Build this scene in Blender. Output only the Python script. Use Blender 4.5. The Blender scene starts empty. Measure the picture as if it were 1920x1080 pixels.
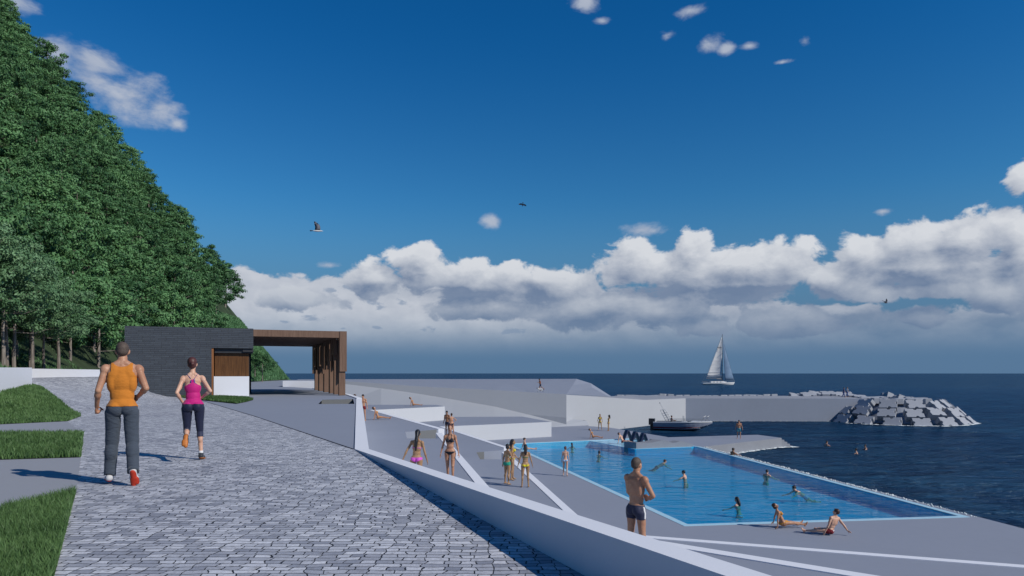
import bpy, bmesh, math, random
import numpy as np
from mathutils import Vector, Matrix
from mathutils.geometry import tessellate_polygon

random.seed(7)
rng = np.random.default_rng(7)
SC = bpy.context.scene
COL = SC.collection
R = math.radians

# ------------------------------------------------------------------ camera
EYE = 1.45                       # eye height over the cobbled promenade (z = 0)
FOC = 1300.0                     # focal length for a 1920 wide frame
cam_d = bpy.data.cameras.new('camera')
cam = bpy.data.objects.new('camera', cam_d)
COL.objects.link(cam)
cam.location = (0, 0, EYE)
cam.rotation_euler = (R(90), 0, 0)
cam_d.sensor_width = 36
cam_d.lens = FOC / 1920 * 36
cam_d.shift_y = 160 / 1920
cam_d.clip_start = 0.1
cam_d.clip_end = 60000
SC.camera = cam
SC.render.resolution_x, SC.render.resolution_y = 1024, 576


def at(px, py, zc):
    """point of the place at height zc relative to the eye"""
    d = -zc * FOC / (py - 700.0)
    return Vector(((px - 960) / FOC * d, d, EYE + zc))


def atd(px, py, d):
    return Vector(((px - 960) / FOC * d, d, EYE - (py - 700) / FOC * d))


# ------------------------------------------------------------------ objects
def link(name, me, mat=None, parent=None):
    o = bpy.data.objects.new(name, me)
    COL.objects.link(o)
    if mat is not None:
        for m in (mat if isinstance(mat, (list, tuple)) else [mat]):
            me.materials.append(m)
    if parent is not None:
        o.parent = parent
    return o


def obj(name, bm, mat=None, parent=None, smooth=False):
    me = bpy.data.meshes.new(name)
    bm.to_mesh(me)
    bm.free()
    if smooth:
        me.polygons.foreach_set('use_smooth', [True] * len(me.polygons))
    return link(name, me, mat, parent)


def npmesh(name, V, F, mat=None, parent=None, smooth=False):
    me = bpy.data.meshes.new(name)
    V = np.asarray(V, dtype=np.float32)
    F = np.asarray(F, dtype=np.int32)
    k = F.shape[1]
    me.vertices.add(len(V))
    me.vertices.foreach_set('co', V.ravel())
    me.loops.add(F.size)
    me.loops.foreach_set('vertex_index', F.ravel())
    me.polygons.add(len(F))
    me.polygons.foreach_set('loop_start', np.arange(0, F.size, k, dtype=np.int32))
    me.update(calc_edges=True)
    if smooth:
        me.polygons.foreach_set('use_smooth', [True] * len(F))
    return link(name, me, mat, parent)


def tag(o, label, cat, group=None):
    o['label'] = label
    o['category'] = cat
    if group:
        o['group'] = group
    return o


def struct(o):
    o['kind'] = 'structure'
    return o


def stuff(o, label=None, cat=None):
    o['kind'] = 'stuff'
    if label:
        o['label'] = label
    if cat:
        o['category'] = cat
    return o


def empty(name, loc=(0, 0, 0), rz=0.0):
    o = bpy.data.objects.new(name, None)
    o.empty_display_size = 0.2
    COL.objects.link(o)
    o.location = loc
    o.rotation_euler = (0, 0, rz)
    return o


# ------------------------------------------------------------------ mesh helpers
def box(bm, x0, x1, y0, y1, z0, z1, M=None):
    vs = [bm.verts.new((x, y, z)) for z in (z0, z1) for y in (y0, y1) for x in (x0, x1)]
    for f in ((0, 2, 3, 1), (4, 5, 7, 6), (0, 1, 5, 4), (2, 6, 7, 3), (0, 4, 6, 2), (1, 3, 7, 5)):
        bm.faces.new([vs[i] for i in f])
    if M is not None:
        bmesh.ops.transform(bm, matrix=M, verts=vs)
    return vs


def bev(bm, w, seg=1):
    bmesh.ops.bevel(bm, geom=[e for e in bm.edges if len(e.link_faces) == 2 and e.calc_face_angle(0) > 0.6], offset=w,
                    segments=seg, affect='EDGES', profile=0.5, clamp_overlap=True)


def tube(bm, p0, p1, r0, r1=None, n=8, cap=True):
    p0, p1 = Vector(p0), Vector(p1)
    r1 = r0 if r1 is None else r1
    d = (p1 - p0)
    if d.length < 1e-6:
        return
    q = d.to_track_quat('Z', 'Y')
    a, b = [], []
    for i in range(n):
        t = 2 * math.pi * i / n
        c = Vector((math.cos(t), math.sin(t), 0))
        a.append(bm.verts.new(p0 + q @ (c * r0)))
        b.append(bm.verts.new(p1 + q @ (c * r1)))
    for i in range(n):
        j = (i + 1) % n
        bm.faces.new((a[i], a[j], b[j], b[i]))
    if cap:
        bm.faces.new(a[::-1])
        bm.faces.new(b)


def path_tube(bm, pts, r, n=6):
    for i in range(len(pts) - 1):
        tube(bm, pts[i], pts[i + 1], r, n=n)


def poly_solid(bm, pts, z_top, z_bot, holes=()):
    """closed solid with the plan outline pts (ccw or cw); z_top / z_bot may be numbers or lists"""
    loops = [list(pts)] + [list(h) for h in holes]
    n_all = sum(len(l) for l in loops)
    zt = z_top if isinstance(z_top, (list, tuple)) else [z_top] * n_all
    zb = z_bot if isinstance(z_bot, (list, tuple)) else [z_bot] * n_all
    tri = tessellate_polygon([[Vector((p[0], p[1], 0)) for p in l] for l in loops])
    flat = [p for l in loops for p in l]
    T = [bm.verts.new((p[0], p[1], zt[i])) for i, p in enumerate(flat)]
    B = [bm.verts.new((p[0], p[1], zb[i])) for i, p in enumerate(flat)]
    for t in tri:
        try:
            bm.faces.new([T[i] for i in t])
            bm.faces.new([B[i] for i in reversed(t)])
        except ValueError:
            pass
    k = 0
    for l in loops:
        n = len(l)
        for i in range(n):
            a, b = k + i, k + (i + 1) % n
            bm.faces.new((T[a], T[b], B[b], B[a]))
        k += n
    bmesh.ops.recalc_face_normals(bm, faces=bm.faces[:])
    return bm


def sheet(name, pts, zfun, mat, grid=1.0, holes=(), kind=True):
    """a ground sheet with outline pts that follows the height function"""
    bm = bmesh.new()
    loops = [list(pts)] + [list(h) for h in holes]
    tri = tessellate_polygon([[Vector((p[0], p[1], 0)) for p in l] for l in loops])
    flat = [p for l in loops for p in l]
    vs = [bm.verts.new((p[0], p[1], 0)) for p in flat]
    for t in tri:
        try:
            bm.faces.new([vs[i] for i in t])
        except ValueError:
            pass
    xs = [p[0] for p in flat]
    ys = [p[1] for p in flat]
    if grid:
        for k, lo, hi in ((0, min(xs), max(xs)), (1, min(ys), max(ys))):
            v = math.floor(lo / grid) * grid + grid
            while v < hi:
                co = Vector((v, 0, 0)) if k == 0 else Vector((0, v, 0))
                no = Vector((1, 0, 0)) if k == 0 else Vector((0, 1, 0))
                bmesh.ops.bisect_plane(bm, geom=bm.verts[:] + bm.edges[:] + bm.faces[:], plane_co=co, plane_no=no, dist=1e-5)
                v += grid
    for v in bm.verts:
        v.co.z = zfun(v.co.x, v.co.y)
    bmesh.ops.recalc_face_normals(bm, faces=bm.faces[:])
    for f in bm.faces:
        if f.normal.z < 0:
            f.normal_flip()
    o = obj(name, bm, mat)
    o.data.polygons.foreach_set('use_smooth', [True] * len(o.data.polygons))
    if kind:
        struct(o)
    return o


def quads(name, rows, mat, parent=None, smooth=False):
    """grid mesh from rows of points"""
    bm = bmesh.new()
    g = [[bm.verts.new(p) for p in r] for r in rows]
    for i in range(len(g) - 1):
        for j in range(len(g[i]) - 1):
            bm.faces.new((g[i][j], g[i][j + 1], g[i + 1][j + 1], g[i + 1][j]))
    bmesh.ops.recalc_face_normals(bm, faces=bm.faces[:])
    return obj(name, bm, mat, parent, smooth)


def strip2d(pts, w, side=0.5):
    """outline of a band of width w along a plan polyline; side = share of the width to the left"""
    L, Rr = [], []
    P = [Vector((p[0], p[1])) for p in pts]
    for i, p in enumerate(P):
        ds = []
        if i > 0:
            ds.append((P[i] - P[i - 1]).normalized())
        if i < len(P) - 1:
            ds.append((P[i + 1] - P[i]).normalized())
        n = Vector((0, 0))
        for d in ds:
            n += Vector((-d.y, d.x))
        n.normalize()
        d0 = ds[0]
        k = 1.0 / max(0.3, n.dot(Vector((-d0.y, d0.x))))
        L.append(p + n * w * side * k)
        Rr.append(p - n * w * (1 - side) * k)
    return [(v.x, v.y) for v in L] + [(v.x, v.y) for v in reversed(Rr)]
# ------------------------------------------------------------------ node shorthand
class NT:
    def __init__(self, tree):
        self.t = tree
        self.n = tree.nodes
        self.l = tree.links

    def new(self, typ, **kw):
        nd = self.n.new(typ)
        for k, v in kw.items():
            setattr(nd, k, v)
        return nd

    def put(self, sock, v):
        if isinstance(v, bpy.types.NodeSocket):
            self.l.new(v, sock)
        elif v is not None:
            sock.default_value = v

    def m(self, op, a, b=None, c=None, clamp=False):
        nd = self.new('ShaderNodeMath', operation=op, use_clamp=clamp)
        self.put(nd.inputs[0], a)
        if b is not None:
            self.put(nd.inputs[1], b)
        if c is not None:
            self.put(nd.inputs[2], c)
        return nd.outputs[0]

    def vm(self, op, a, b=None):
        nd = self.new('ShaderNodeVectorMath', operation=op)
        self.put(nd.inputs[0], a)
        if b is not None:
            self.put(nd.inputs[1], b)
        return nd.outputs[0]

    def ramp(self, f, stops):
        nd = self.new('ShaderNodeValToRGB')
        self.put(nd.inputs[0], f)
        e = nd.color_ramp.elements
        while len(e) < len(stops):
            e.new(0.5)
        for i, (p, c) in enumerate(stops):
            e[i].position = p
            e[i].color = c if len(c) == 4 else (*c, 1)
        return nd.outputs[0]

    def mix(self, f, a, b, mode='MIX'):
        nd = self.new('ShaderNodeMix', data_type='RGBA', blend_type=mode)
        self.put(nd.inputs[0], f)
        self.put(nd.inputs[6], a if isinstance(a, bpy.types.NodeSocket) else (*a, 1) if len(a) == 3 else a)
        self.put(nd.inputs[7], b if isinstance(b, bpy.types.NodeSocket) else (*b, 1) if len(b) == 3 else b)
        return nd.outputs[2]

    def smooth(self, v, lo, hi):
        nd = self.new('ShaderNodeMapRange', interpolation_type='SMOOTHSTEP')
        self.put(nd.inputs[0], v)
        self.put(nd.inputs[1], lo)
        self.put(nd.inputs[2], hi)
        return nd.outputs[0]

    def noise(self, vec, scale, detail=4, rough=0.5, dist=0.0, col=False):
        nd = self.new('ShaderNodeTexNoise')
        self.put(nd.inputs['Vector'], vec)
        nd.inputs['Scale'].default_value = scale
        nd.inputs['Detail'].default_value = detail
        nd.inputs['Roughness'].default_value = rough
        nd.inputs['Distortion'].default_value = dist
        return nd.outputs[1 if col else 0]

    def coord(self, which='Object'):
        return self.new('ShaderNodeTexCoord').outputs[which]

    def mapping(self, vec, scale=(1, 1, 1), loc=(0, 0, 0), rot=(0, 0, 0)):
        nd = self.new('ShaderNodeMapping')
        self.put(nd.inputs[0], vec)
        nd.inputs[1].default_value = loc
        nd.inputs[2].default_value = rot
        nd.inputs[3].default_value = scale
        return nd.outputs[0]

    def bump(self, h, strength=0.3, dist=0.02, normal=None):
        nd = self.new('ShaderNodeBump')
        self.put(nd.inputs['Height'], h)
        nd.inputs['Strength'].default_value = strength
        nd.inputs['Distance'].default_value = dist
        if normal is not None:
            self.put(nd.inputs['Normal'], normal)
        return nd.outputs[0]


def new_mat(name):
    m = bpy.data.materials.new(name)
    m.use_nodes = True
    nt = NT(m.node_tree)
    b = m.node_tree.nodes['Principled BSDF']
    return m, nt, b


def mat(name, col, rough=0.6, var=0.12, scale=6.0, metal=0.0, bump=0.0, bscale=40.0, spec=0.4, coat=0.0, sheen=0.0):
    """plain material with a little procedural mottling"""
    m, nt, b = new_mat(name)
    c = nt.coord()
    n = nt.noise(c, scale, 5, 0.6)
    f = nt.ramp(n, [(0.3, (0, 0, 0)), (0.7, (1, 1, 1))])
    lo = tuple(v * (1 - var) for v in col)
    hi = tuple(min(1, v * (1 + var)) for v in col)
    nt.put(b.inputs['Base Color'], nt.mix(f, lo, hi))
    b.inputs['Roughness'].default_value = rough
    b.inputs['Metallic'].default_value = metal
    b.inputs['Specular IOR Level'].default_value = spec
    b.inputs['Coat Weight'].default_value = coat
    b.inputs['Sheen Weight'].default_value = sheen
    if bump:
        nt.put(b.inputs['Normal'], nt.bump(nt.noise(c, bscale, 4, 0.6), bump, 0.01))
    return m


def skin_mat(name, col):
    m, nt, b = new_mat(name)
    c = nt.coord()
    n = nt.noise(c, 5, 4, 0.6)
    n2 = nt.noise(c, 60, 2, 0.5)
    f = nt.m('ADD', nt.m('MULTIPLY', n, 0.75), nt.m('MULTIPLY', n2, 0.25))
    lo = (col[0] * 0.88, col[1] * 0.80, col[2] * 0.78)
    hi = (col[0] * 1.1, col[1] * 1.12, col[2] * 1.14)
    nt.put(b.inputs['Base Color'], nt.mix(nt.smooth(f, 0.35, 0.65), lo, hi))
    b.inputs['Roughness'].default_value = 0.5
    b.inputs['Specular IOR Level'].default_value = 0.35
    b.inputs['Subsurface Weight'].default_value = 0.12
    b.inputs['Subsurface Radius'].default_value = (0.02, 0.008, 0.004)
    b.inputs['Subsurface Scale'].default_value = 0.5
    return m


def fabric_mat(name, col, rough=0.85, wr=0.35, scale=14.0):
    m, nt, b = new_mat(name)
    c = nt.coord()
    n = nt.noise(c, scale, 3, 0.55, 0.6)
    nt.put(b.inputs['Base Color'], nt.mix(n, tuple(v * 0.86 for v in col), tuple(min(1, v * 1.12) for v in col)))
    b.inputs['Roughness'].default_value = rough
    b.inputs['Specular IOR Level'].default_value = 0.2
    b.inputs['Sheen Weight'].default_value = 0.15
    nt.put(b.inputs['Normal'], nt.bump(nt.noise(nt.mapping(c, (1, 1, 2.2)), 9, 2, 0.5, 0.8), wr, 0.03))
    return m


def concrete_mat(name, col, grain=0.10, blot=0.10, rough=0.85, gscale=55):
    m, nt, b = new_mat(name)
    c = nt.coord()
    big = nt.noise(c, 0.22, 5, 0.6)
    mid = nt.noise(c, 2.6, 5, 0.65)
    fine = nt.noise(c, gscale, 3, 0.7)
    f = nt.m('ADD', nt.m('MULTIPLY', nt.m('SUBTRACT', big, 0.5), blot * 2.2), nt.m('MULTIPLY', nt.m('SUBTRACT', mid, 0.5), blot * 1.4))
    f = nt.m('ADD', f, nt.m('MULTIPLY', nt.m('SUBTRACT', fine, 0.5), grain * 2.6))
    k = nt.m('ADD', f, 1.0)
    v = nt.new('ShaderNodeVectorMath', operation='SCALE')
    v.inputs[0].default_value = col
    nt.put(v.inputs['Scale'], k)
    nt.put(b.inputs['Base Color'], v.outputs[0])
    b.inputs['Roughness'].default_value = rough
    b.inputs['Specular IOR Level'].default_value = 0.25
    nt.put(b.inputs['Normal'], nt.bump(fine, 0.25, 0.004))
    return m


MAT = {}
MAT['concrete'] = concrete_mat('grey_concrete', (0.24, 0.265, 0.33), grain=0.05, blot=0.05)
MAT['white'] = concrete_mat('white_render', (0.70, 0.72, 0.78), grain=0.02, blot=0.025)
MAT['white_face'] = concrete_mat('white_dimmed_for_sun', (0.48, 0.50, 0.54), grain=0.02, blot=0.03)  # same white, darkened in its colour for faces that catch strong sun
MAT['recess'] = concrete_mat('recess_shade_concrete', (0.15, 0.157, 0.165), grain=0.08, blot=0.05)  # deck concrete darkened in its colour to deepen shade in the stair openings
MAT['path'] = concrete_mat('pale_concrete', (0.28, 0.295, 0.335), grain=0.04, blot=0.05)
MAT['slope'] = concrete_mat('sloped_concrete', (0.32, 0.34, 0.38), grain=0.02, blot=0.03)
MAT['rough_conc'] = concrete_mat('rough_concrete', (0.225, 0.24, 0.275), grain=0.20, blot=0.12, gscale=18)
MAT['block'] = concrete_mat('armour_concrete', (0.33, 0.35, 0.395), grain=0.14, blot=0.14, gscale=9)
MAT['harbour_white'] = concrete_mat('harbour_white', (0.38, 0.40, 0.44), grain=0.03, blot=0.05)
MAT['sea_wall'] = concrete_mat('sea_wall_concrete', (0.27, 0.305, 0.38), grain=0.04, blot=0.06)


def cobble_material():
    m, nt, b = new_mat('cobblestones')
    c = nt.coord()
    w1 = nt.noise(c, 1.1, 2, 0.5, col=True)
    w2 = nt.noise(c, 5.0, 2, 0.5, col=True)
    w = nt.vm('ADD', nt.vm('MULTIPLY', nt.vm('SUBTRACT', w1, (0.5, 0.5, 0.5)), (0.26, 0.10, 0)),
              nt.vm('MULTIPLY', nt.vm('SUBTRACT', w2, (0.5, 0.5, 0.5)), (0.13, 0.055, 0)))
    p = nt.vm('ADD', c, w)

    def brick(mort, smooth):
        br = nt.new('ShaderNodeTexBrick', offset=0.43, offset_frequency=2, squash=0.72, squash_frequency=2)
        nt.put(br.inputs['Vector'], p)
        br.inputs['Scale'].default_value = 1.0
        br.inputs['Brick Width'].default_value = 0.17
        br.inputs['Row Height'].default_value = 0.088
        br.inputs['Mortar Size'].default_value = mort
        br.inputs['Mortar Smooth'].default_value = smooth
        br.inputs['Bias'].default_value = 0.0
        br.inputs['Color1'].default_value = (0, 0, 0, 1)
        br.inputs['Color2'].default_value = (1, 1, 1, 1)
        br.inputs['Mortar'].default_value = (0.5, 0.5, 0.5, 1)
        return br
    br = brick(0.0065, 0.5)
    per = br.outputs['Color']
    joint = br.outputs['Fac']
    n1 = nt.noise(c, 16, 6, 0.72)
    n2 = nt.noise(c, 75, 3, 0.7)
    big = nt.noise(c, 0.35, 4, 0.6)
    stone = nt.mix(nt.ramp(per, [(0.0, (0, 0, 0)), (1.0, (1, 1, 1))]), (0.27, 0.29, 0.35), (0.64, 0.66, 0.72))
    dirt = nt.smooth(nt.m('ADD', n1, nt.m('MULTIPLY', nt.m('SUBTRACT', n2, 0.5), 0.35)), 0.50, 0.72)
    stone = nt.mix(nt.m('MULTIPLY', dirt, 0.72), stone, (0.17, 0.165, 0.17))
    stone = nt.mix(nt.smooth(big, 0.35, 0.7), stone, (0.86, 0.86, 0.88), 'MULTIPLY')
    col = nt.mix(joint, stone, (0.028, 0.032, 0.045))
    nt.put(b.inputs['Base Color'], col)
    b.inputs['Roughness'].default_value = 0.8
    b.inputs['Specular IOR Level'].default_value = 0.25
    h = nt.m('ADD', nt.m('MULTIPLY', nt.m('SUBTRACT', 1.0, joint), 1.0), nt.m('MULTIPLY', n1, 0.5))
    nt.put(b.inputs['Normal'], nt.bump(h, 0.8, 0.02))
    return m


MAT['cobble'] = cobble_material()


def brickwall_material():
    m, nt, b = new_mat('dark_brick')
    c = nt.coord()
    sp = nt.new('ShaderNodeSeparateXYZ')
    nt.put(sp.inputs[0], c)
    cb = nt.new('ShaderNodeCombineXYZ')
    nt.put(cb.inputs[0], nt.m('ADD', sp.outputs[0], sp.outputs[1]))
    nt.put(cb.inputs[1], sp.outputs[2])
    br = nt.new('ShaderNodeTexBrick', offset=0.37, offset_frequency=2, squash=0.7, squash_frequency=3)
    nt.put(br.inputs['Vector'], cb.outputs[0])
    br.inputs['Scale'].default_value = 1.0
    br.inputs['Brick Width'].default_value = 0.62
    br.inputs['Row Height'].default_value = 0.115
    br.inputs['Mortar Size'].default_value = 0.011
    br.inputs['Mortar Smooth'].default_value = 0.2
    br.inputs['Color1'].default_value = (0.045, 0.056, 0.076, 1)
    br.inputs['Color2'].default_value = (0.064, 0.080, 0.104, 1)
    br.inputs['Mortar'].default_value = (0.024, 0.030, 0.040, 1)
    n = nt.noise(c, 9, 5, 0.65)
    nt.put(b.inputs['Base Color'], nt.mix(nt.smooth(n, 0.3, 0.7), br.outputs[0], nt.mix(0.5, br.outputs[0], (0.05, 0.055, 0.065))))
    b.inputs['Roughness'].default_value = 0.75
    b.inputs['Specular IOR Level'].default_value = 0.3
    nt.put(b.inputs['Normal'], nt.bump(nt.m('ADD', nt.m('SUBTRACT', 1.0, br.outputs['Fac']), nt.m('MULTIPLY', n, 0.4)), 0.6, 0.012))
    return m


MAT['brick'] = brickwall_material()


def wood_mat(name, lo, hi, vscale=22, rough=0.6):
    m, nt, b = new_mat(name)
    c = nt.coord()
    g = nt.noise(nt.mapping(c, (vscale, vscale, 0.7)), 1.0, 6, 0.65, 0.4)
    f = nt.noise(nt.mapping(c, (vscale * 4, vscale * 4, 2.0)), 1.0, 3, 0.6)
    k = nt.m('ADD', nt.m('MULTIPLY', g, 0.7), nt.m('MULTIPLY', f, 0.3))
    nt.put(b.inputs['Base Color'], nt.mix(nt.smooth(k, 0.33, 0.67), lo, hi))
    b.inputs['Roughness'].default_value = rough
    b.inputs['Specular IOR Level'].default_value = 0.3
    nt.put(b.inputs['Normal'], nt.bump(k, 0.3, 0.006))
    return m


MAT['timber'] = wood_mat('brown_timber', (0.115, 0.066, 0.045), (0.20, 0.125, 0.09))
MAT['shutter'] = wood_mat('varnished_wood', (0.07, 0.030, 0.011), (0.155, 0.072, 0.026), 14, 0.45)
MAT['jamb'] = wood_mat('orange_wood', (0.20, 0.08, 0.03), (0.29, 0.125, 0.05), 10, 0.5)
MAT['dark_metal'] = mat('dark_metal', (0.035, 0.038, 0.045), 0.5, 0.1, 8, 0.2)


def leaf_mat(name, lo, hi, nscale=0.8):
    m, nt, b = new_mat(name)
    oi = nt.new('ShaderNodeObjectInfo')
    c = nt.coord()
    n = nt.noise(c, nscale, 3, 0.6)
    n2 = nt.noise(c, 7.0, 2, 0.6)
    f = nt.m('ADD', nt.m('MULTIPLY', n, 0.65), nt.m('MULTIPLY', n2, 0.35))
    f = nt.m('ADD', f, nt.m('MULTIPLY', nt.m('SUBTRACT', oi.outputs['Random'], 0.5), 0.22))
    col = nt.mix(nt.smooth(f, 0.30, 0.70), lo, hi)
    tr = nt.new('ShaderNodeBsdfTranslucent')
    nt.put(tr.inputs[0], nt.mix(0.5, col, (0.10, 0.20, 0.03)))
    nt.put(b.inputs['Base Color'], col)
    b.inputs['Roughness'].default_value = 0.55
    b.inputs['Specular IOR Level'].default_value = 0.25
    mx = nt.new('ShaderNodeMixShader')
    mx.inputs[0].default_value = 0.14
    nt.l.new(b.outputs[0], mx.inputs[1])
    nt.l.new(tr.outputs[0], mx.inputs[2])
    out = [x for x in nt.n if x.type == 'OUTPUT_MATERIAL'][0]
    nt.l.new(mx.outputs[0], out.inputs[0])
    return m


MAT['leaf'] = leaf_mat('leaves', (0.030, 0.090, 0.036), (0.125, 0.27, 0.105))
MAT['leaf_near'] = leaf_mat('leaves_pale', (0.060, 0.135, 0.060), (0.165, 0.30, 0.155))
MAT['blade'] = leaf_mat('grass_blades', (0.040, 0.092, 0.028), (0.112, 0.205, 0.072), 0.9)
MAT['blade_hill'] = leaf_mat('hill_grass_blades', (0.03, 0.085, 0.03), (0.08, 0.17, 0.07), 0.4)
MAT['blade_slope'] = leaf_mat('slope_grass_blades', (0.05, 0.14, 0.055), (0.13, 0.27, 0.13), 0.35)
MAT['bark'] = wood_mat('bark', (0.11, 0.095, 0.085), (0.29, 0.26, 0.235), 5, 0.9)
MAT['soil'] = mat('grass_soil', (0.035, 0.060, 0.018), 0.95, 0.4, 3.0, bump=0.5)
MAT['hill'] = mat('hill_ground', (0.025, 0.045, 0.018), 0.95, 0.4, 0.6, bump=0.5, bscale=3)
MAT['hill_grass'] = mat('hill_grass_ground', (0.05, 0.115, 0.045), 0.9, 0.4, 1.2, bump=0.8, bscale=6)


def sea_material():
    m, nt, b = new_mat('sea_water')
    c = nt.coord()
    sp = nt.new('ShaderNodeSeparateXYZ')
    nt.put(sp.inputs[0], c)
    p1 = nt.mapping(c, (0.20, 0.46, 1), rot=(0, 0, R(-14)))
    p2 = nt.mapping(c, (0.5, 1.2, 1), rot=(0, 0, R(18)))
    a = nt.noise(p1, 0.55, 4, 0.55, 0.6)
    d = nt.noise(p2, 1.0, 5, 0.6, 0.4)
    g = nt.noise(c, 0.05, 3, 0.5)
    h = nt.m('ADD', nt.m('MULTIPLY', a, 1.0), nt.m('MULTIPLY', d, 0.34))
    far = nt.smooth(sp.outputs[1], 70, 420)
    st = nt.new('ShaderNodeBump')
    nt.put(st.inputs['Height'], h)
    nt.put(st.inputs['Strength'], nt.m('SUBTRACT', 1.0, nt.m('MULTIPLY', far, 0.9)))
    st.inputs['Distance'].default_value = 2.4
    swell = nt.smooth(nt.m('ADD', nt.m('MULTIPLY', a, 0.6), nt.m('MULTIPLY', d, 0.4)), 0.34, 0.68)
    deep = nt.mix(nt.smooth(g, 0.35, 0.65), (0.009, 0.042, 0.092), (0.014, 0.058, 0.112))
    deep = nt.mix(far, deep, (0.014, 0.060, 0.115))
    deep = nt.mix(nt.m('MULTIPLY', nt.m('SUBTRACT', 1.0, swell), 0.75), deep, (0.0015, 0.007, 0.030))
    nt.n.remove(b)
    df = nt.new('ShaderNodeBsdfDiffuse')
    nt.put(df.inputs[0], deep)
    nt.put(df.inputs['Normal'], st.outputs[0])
    gl = nt.new('ShaderNodeBsdfGlossy')
    gl.inputs[0].default_value = (0.50, 0.72, 0.95, 1)
    gl.inputs['Roughness'].default_value = 0.16
    nt.put(gl.inputs['Normal'], st.outputs[0])
    fr = nt.new('ShaderNodeFresnel')
    fr.inputs[0].default_value = 1.33
    nt.put(fr.inputs['Normal'], st.outputs[0])
    mx = nt.new('ShaderNodeMixShader')
    nt.put(mx.inputs[0], nt.m('MULTIPLY', fr.outputs[0], nt.m('SUBTRACT', 0.68, nt.m('MULTIPLY', far, 0.46))))
    nt.l.new(df.outputs[0], mx.inputs[1])
    nt.l.new(gl.outputs[0], mx.inputs[2])
    out = [x for x in nt.n if x.type == 'OUTPUT_MATERIAL'][0]
    nt.l.new(mx.outputs[0], out.inputs[0])
    return m


MAT['sea'] = sea_material()


def pool_water_material():
    m, nt, b = new_mat('pool_water')
    nt.n.remove(b)
    c = nt.coord()
    p = nt.mapping(c, (0.7, 1.7, 1), rot=(0, 0, R(8)))
    a = nt.noise(p, 0.75, 3, 0.5, 0.5)
    d = nt.noise(p, 2.6, 3, 0.5, 0.3)
    g = nt.smooth(nt.noise(c, 0.12, 2, 0.5), 0.3, 0.65)
    h = nt.m('ADD', a, nt.m('MULTIPLY', d, 0.22))
    bp = nt.new('ShaderNodeBump')
    nt.put(bp.inputs['Height'], h)
    nt.put(bp.inputs['Strength'], nt.m('ADD', 0.25, nt.m('MULTIPLY', g, 0.55)))
    bp.inputs['Distance'].default_value = 0.22
    fr = nt.new('ShaderNodeFresnel')
    fr.inputs[0].default_value = 1.33
    nt.l.new(bp.outputs[0], fr.inputs[1])
    tr = nt.new('ShaderNodeBsdfTransparent')
    tr.inputs[0].default_value = (0.36, 0.93, 1.0, 1)
    gl = nt.new('ShaderNodeBsdfGlossy')
    gl.inputs['Roughness'].default_value = 0.02
    gl.inputs[0].default_value = (0.95, 1, 1, 1)
    nt.l.new(bp.outputs[0], gl.inputs['Normal'])
    mx = nt.new('ShaderNodeMixShader')
    nt.l.new(nt.m('MULTIPLY', fr.outputs[0], 0.52), mx.inputs[0])
    nt.l.new(tr.outputs[0], mx.inputs[1])
    nt.l.new(gl.outputs[0], mx.inputs[2])
    out = [x for x in nt.n if x.type == 'OUTPUT_MATERIAL'][0]
    nt.l.new(mx.outputs[0], out.inputs[0])
    return m


MAT['pool_water'] = pool_water_material()


def tile_material(name, c1, c2, grout, w=0.5, h=0.25):
    m, nt, b = new_mat(name)
    c = nt.coord()
    sp = nt.new('ShaderNodeSeparateXYZ')
    nt.put(sp.inputs[0], c)
    cb = nt.new('ShaderNodeCombineXYZ')
    nt.put(cb.inputs[0], nt.m('ADD', sp.outputs[0], nt.m('MULTIPLY', sp.outputs[1], 0.6)))
    nt.put(cb.inputs[1], nt.m('ADD', sp.outputs[2], nt.m('MULTIPLY', sp.outputs[1], 0.35)))
    br = nt.new('ShaderNodeTexBrick')
    nt.put(br.inputs['Vector'], cb.outputs[0])
    br.inputs['Scale'].default_value = 1.0
    br.inputs['Brick Width'].default_value = w
    br.inputs['Row Height'].default_value = h
    br.inputs['Mortar Size'].default_value = 0.018
    br.inputs['Color1'].default_value = (*c1, 1)
    br.inputs['Color2'].default_value = (*c2, 1)
    br.inputs['Mortar'].default_value = (*grout, 1)
    nt.put(b.inputs['Base Color'], br.outputs[0])
    b.inputs['Roughness'].default_value = 0.3
    return m


MAT['pool_tile'] = tile_material('pool_tiles', (0.004, 0.42, 0.72), (0.005, 0.45, 0.76), (0.015, 0.50, 0.80), 0.6, 0.35)
MAT['pool_wall'] = tile_material('shade_lifted_wall_tiles', (0.01, 0.58, 0.85), (0.012, 0.62, 0.88), (0.05, 0.74, 0.92), 0.6, 0.35)  # tile colour lightened to lift the shaded basin walls
MAT['coping'] = mat('pale_blue_coping', (0.38, 0.60, 0.72), 0.5, 0.06, 3)
MAT['shelf'] = mat('pale_blue_shelf', (0.25, 0.56, 0.76), 0.2, 0.12, 1.5)
MAT['foam'] = mat('white_foam', (0.72, 0.78, 0.80), 0.8, 0.1, 5)
# ------------------------------------------------------------------ sky, clouds and sun
SUN_DIR = Vector((0.88, -0.475, 0)).normalized()
SUN_EL = R(35)
sun_d = bpy.data.lights.new('sun', 'SUN')
sun = bpy.data.objects.new('sun', sun_d)
COL.objects.link(sun)
sun_d.energy = 4.0
sun_d.angle = R(0.5)
sun_d.color = (1.0, 0.93, 0.82)
sv = Vector((SUN_DIR.x * math.cos(SUN_EL), SUN_DIR.y * math.cos(SUN_EL), math.sin(SUN_EL)))
sun.rotation_euler = (-sv).to_track_quat('-Z', 'Y').to_euler()
sun.location = (60, -40, 60)

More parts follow.
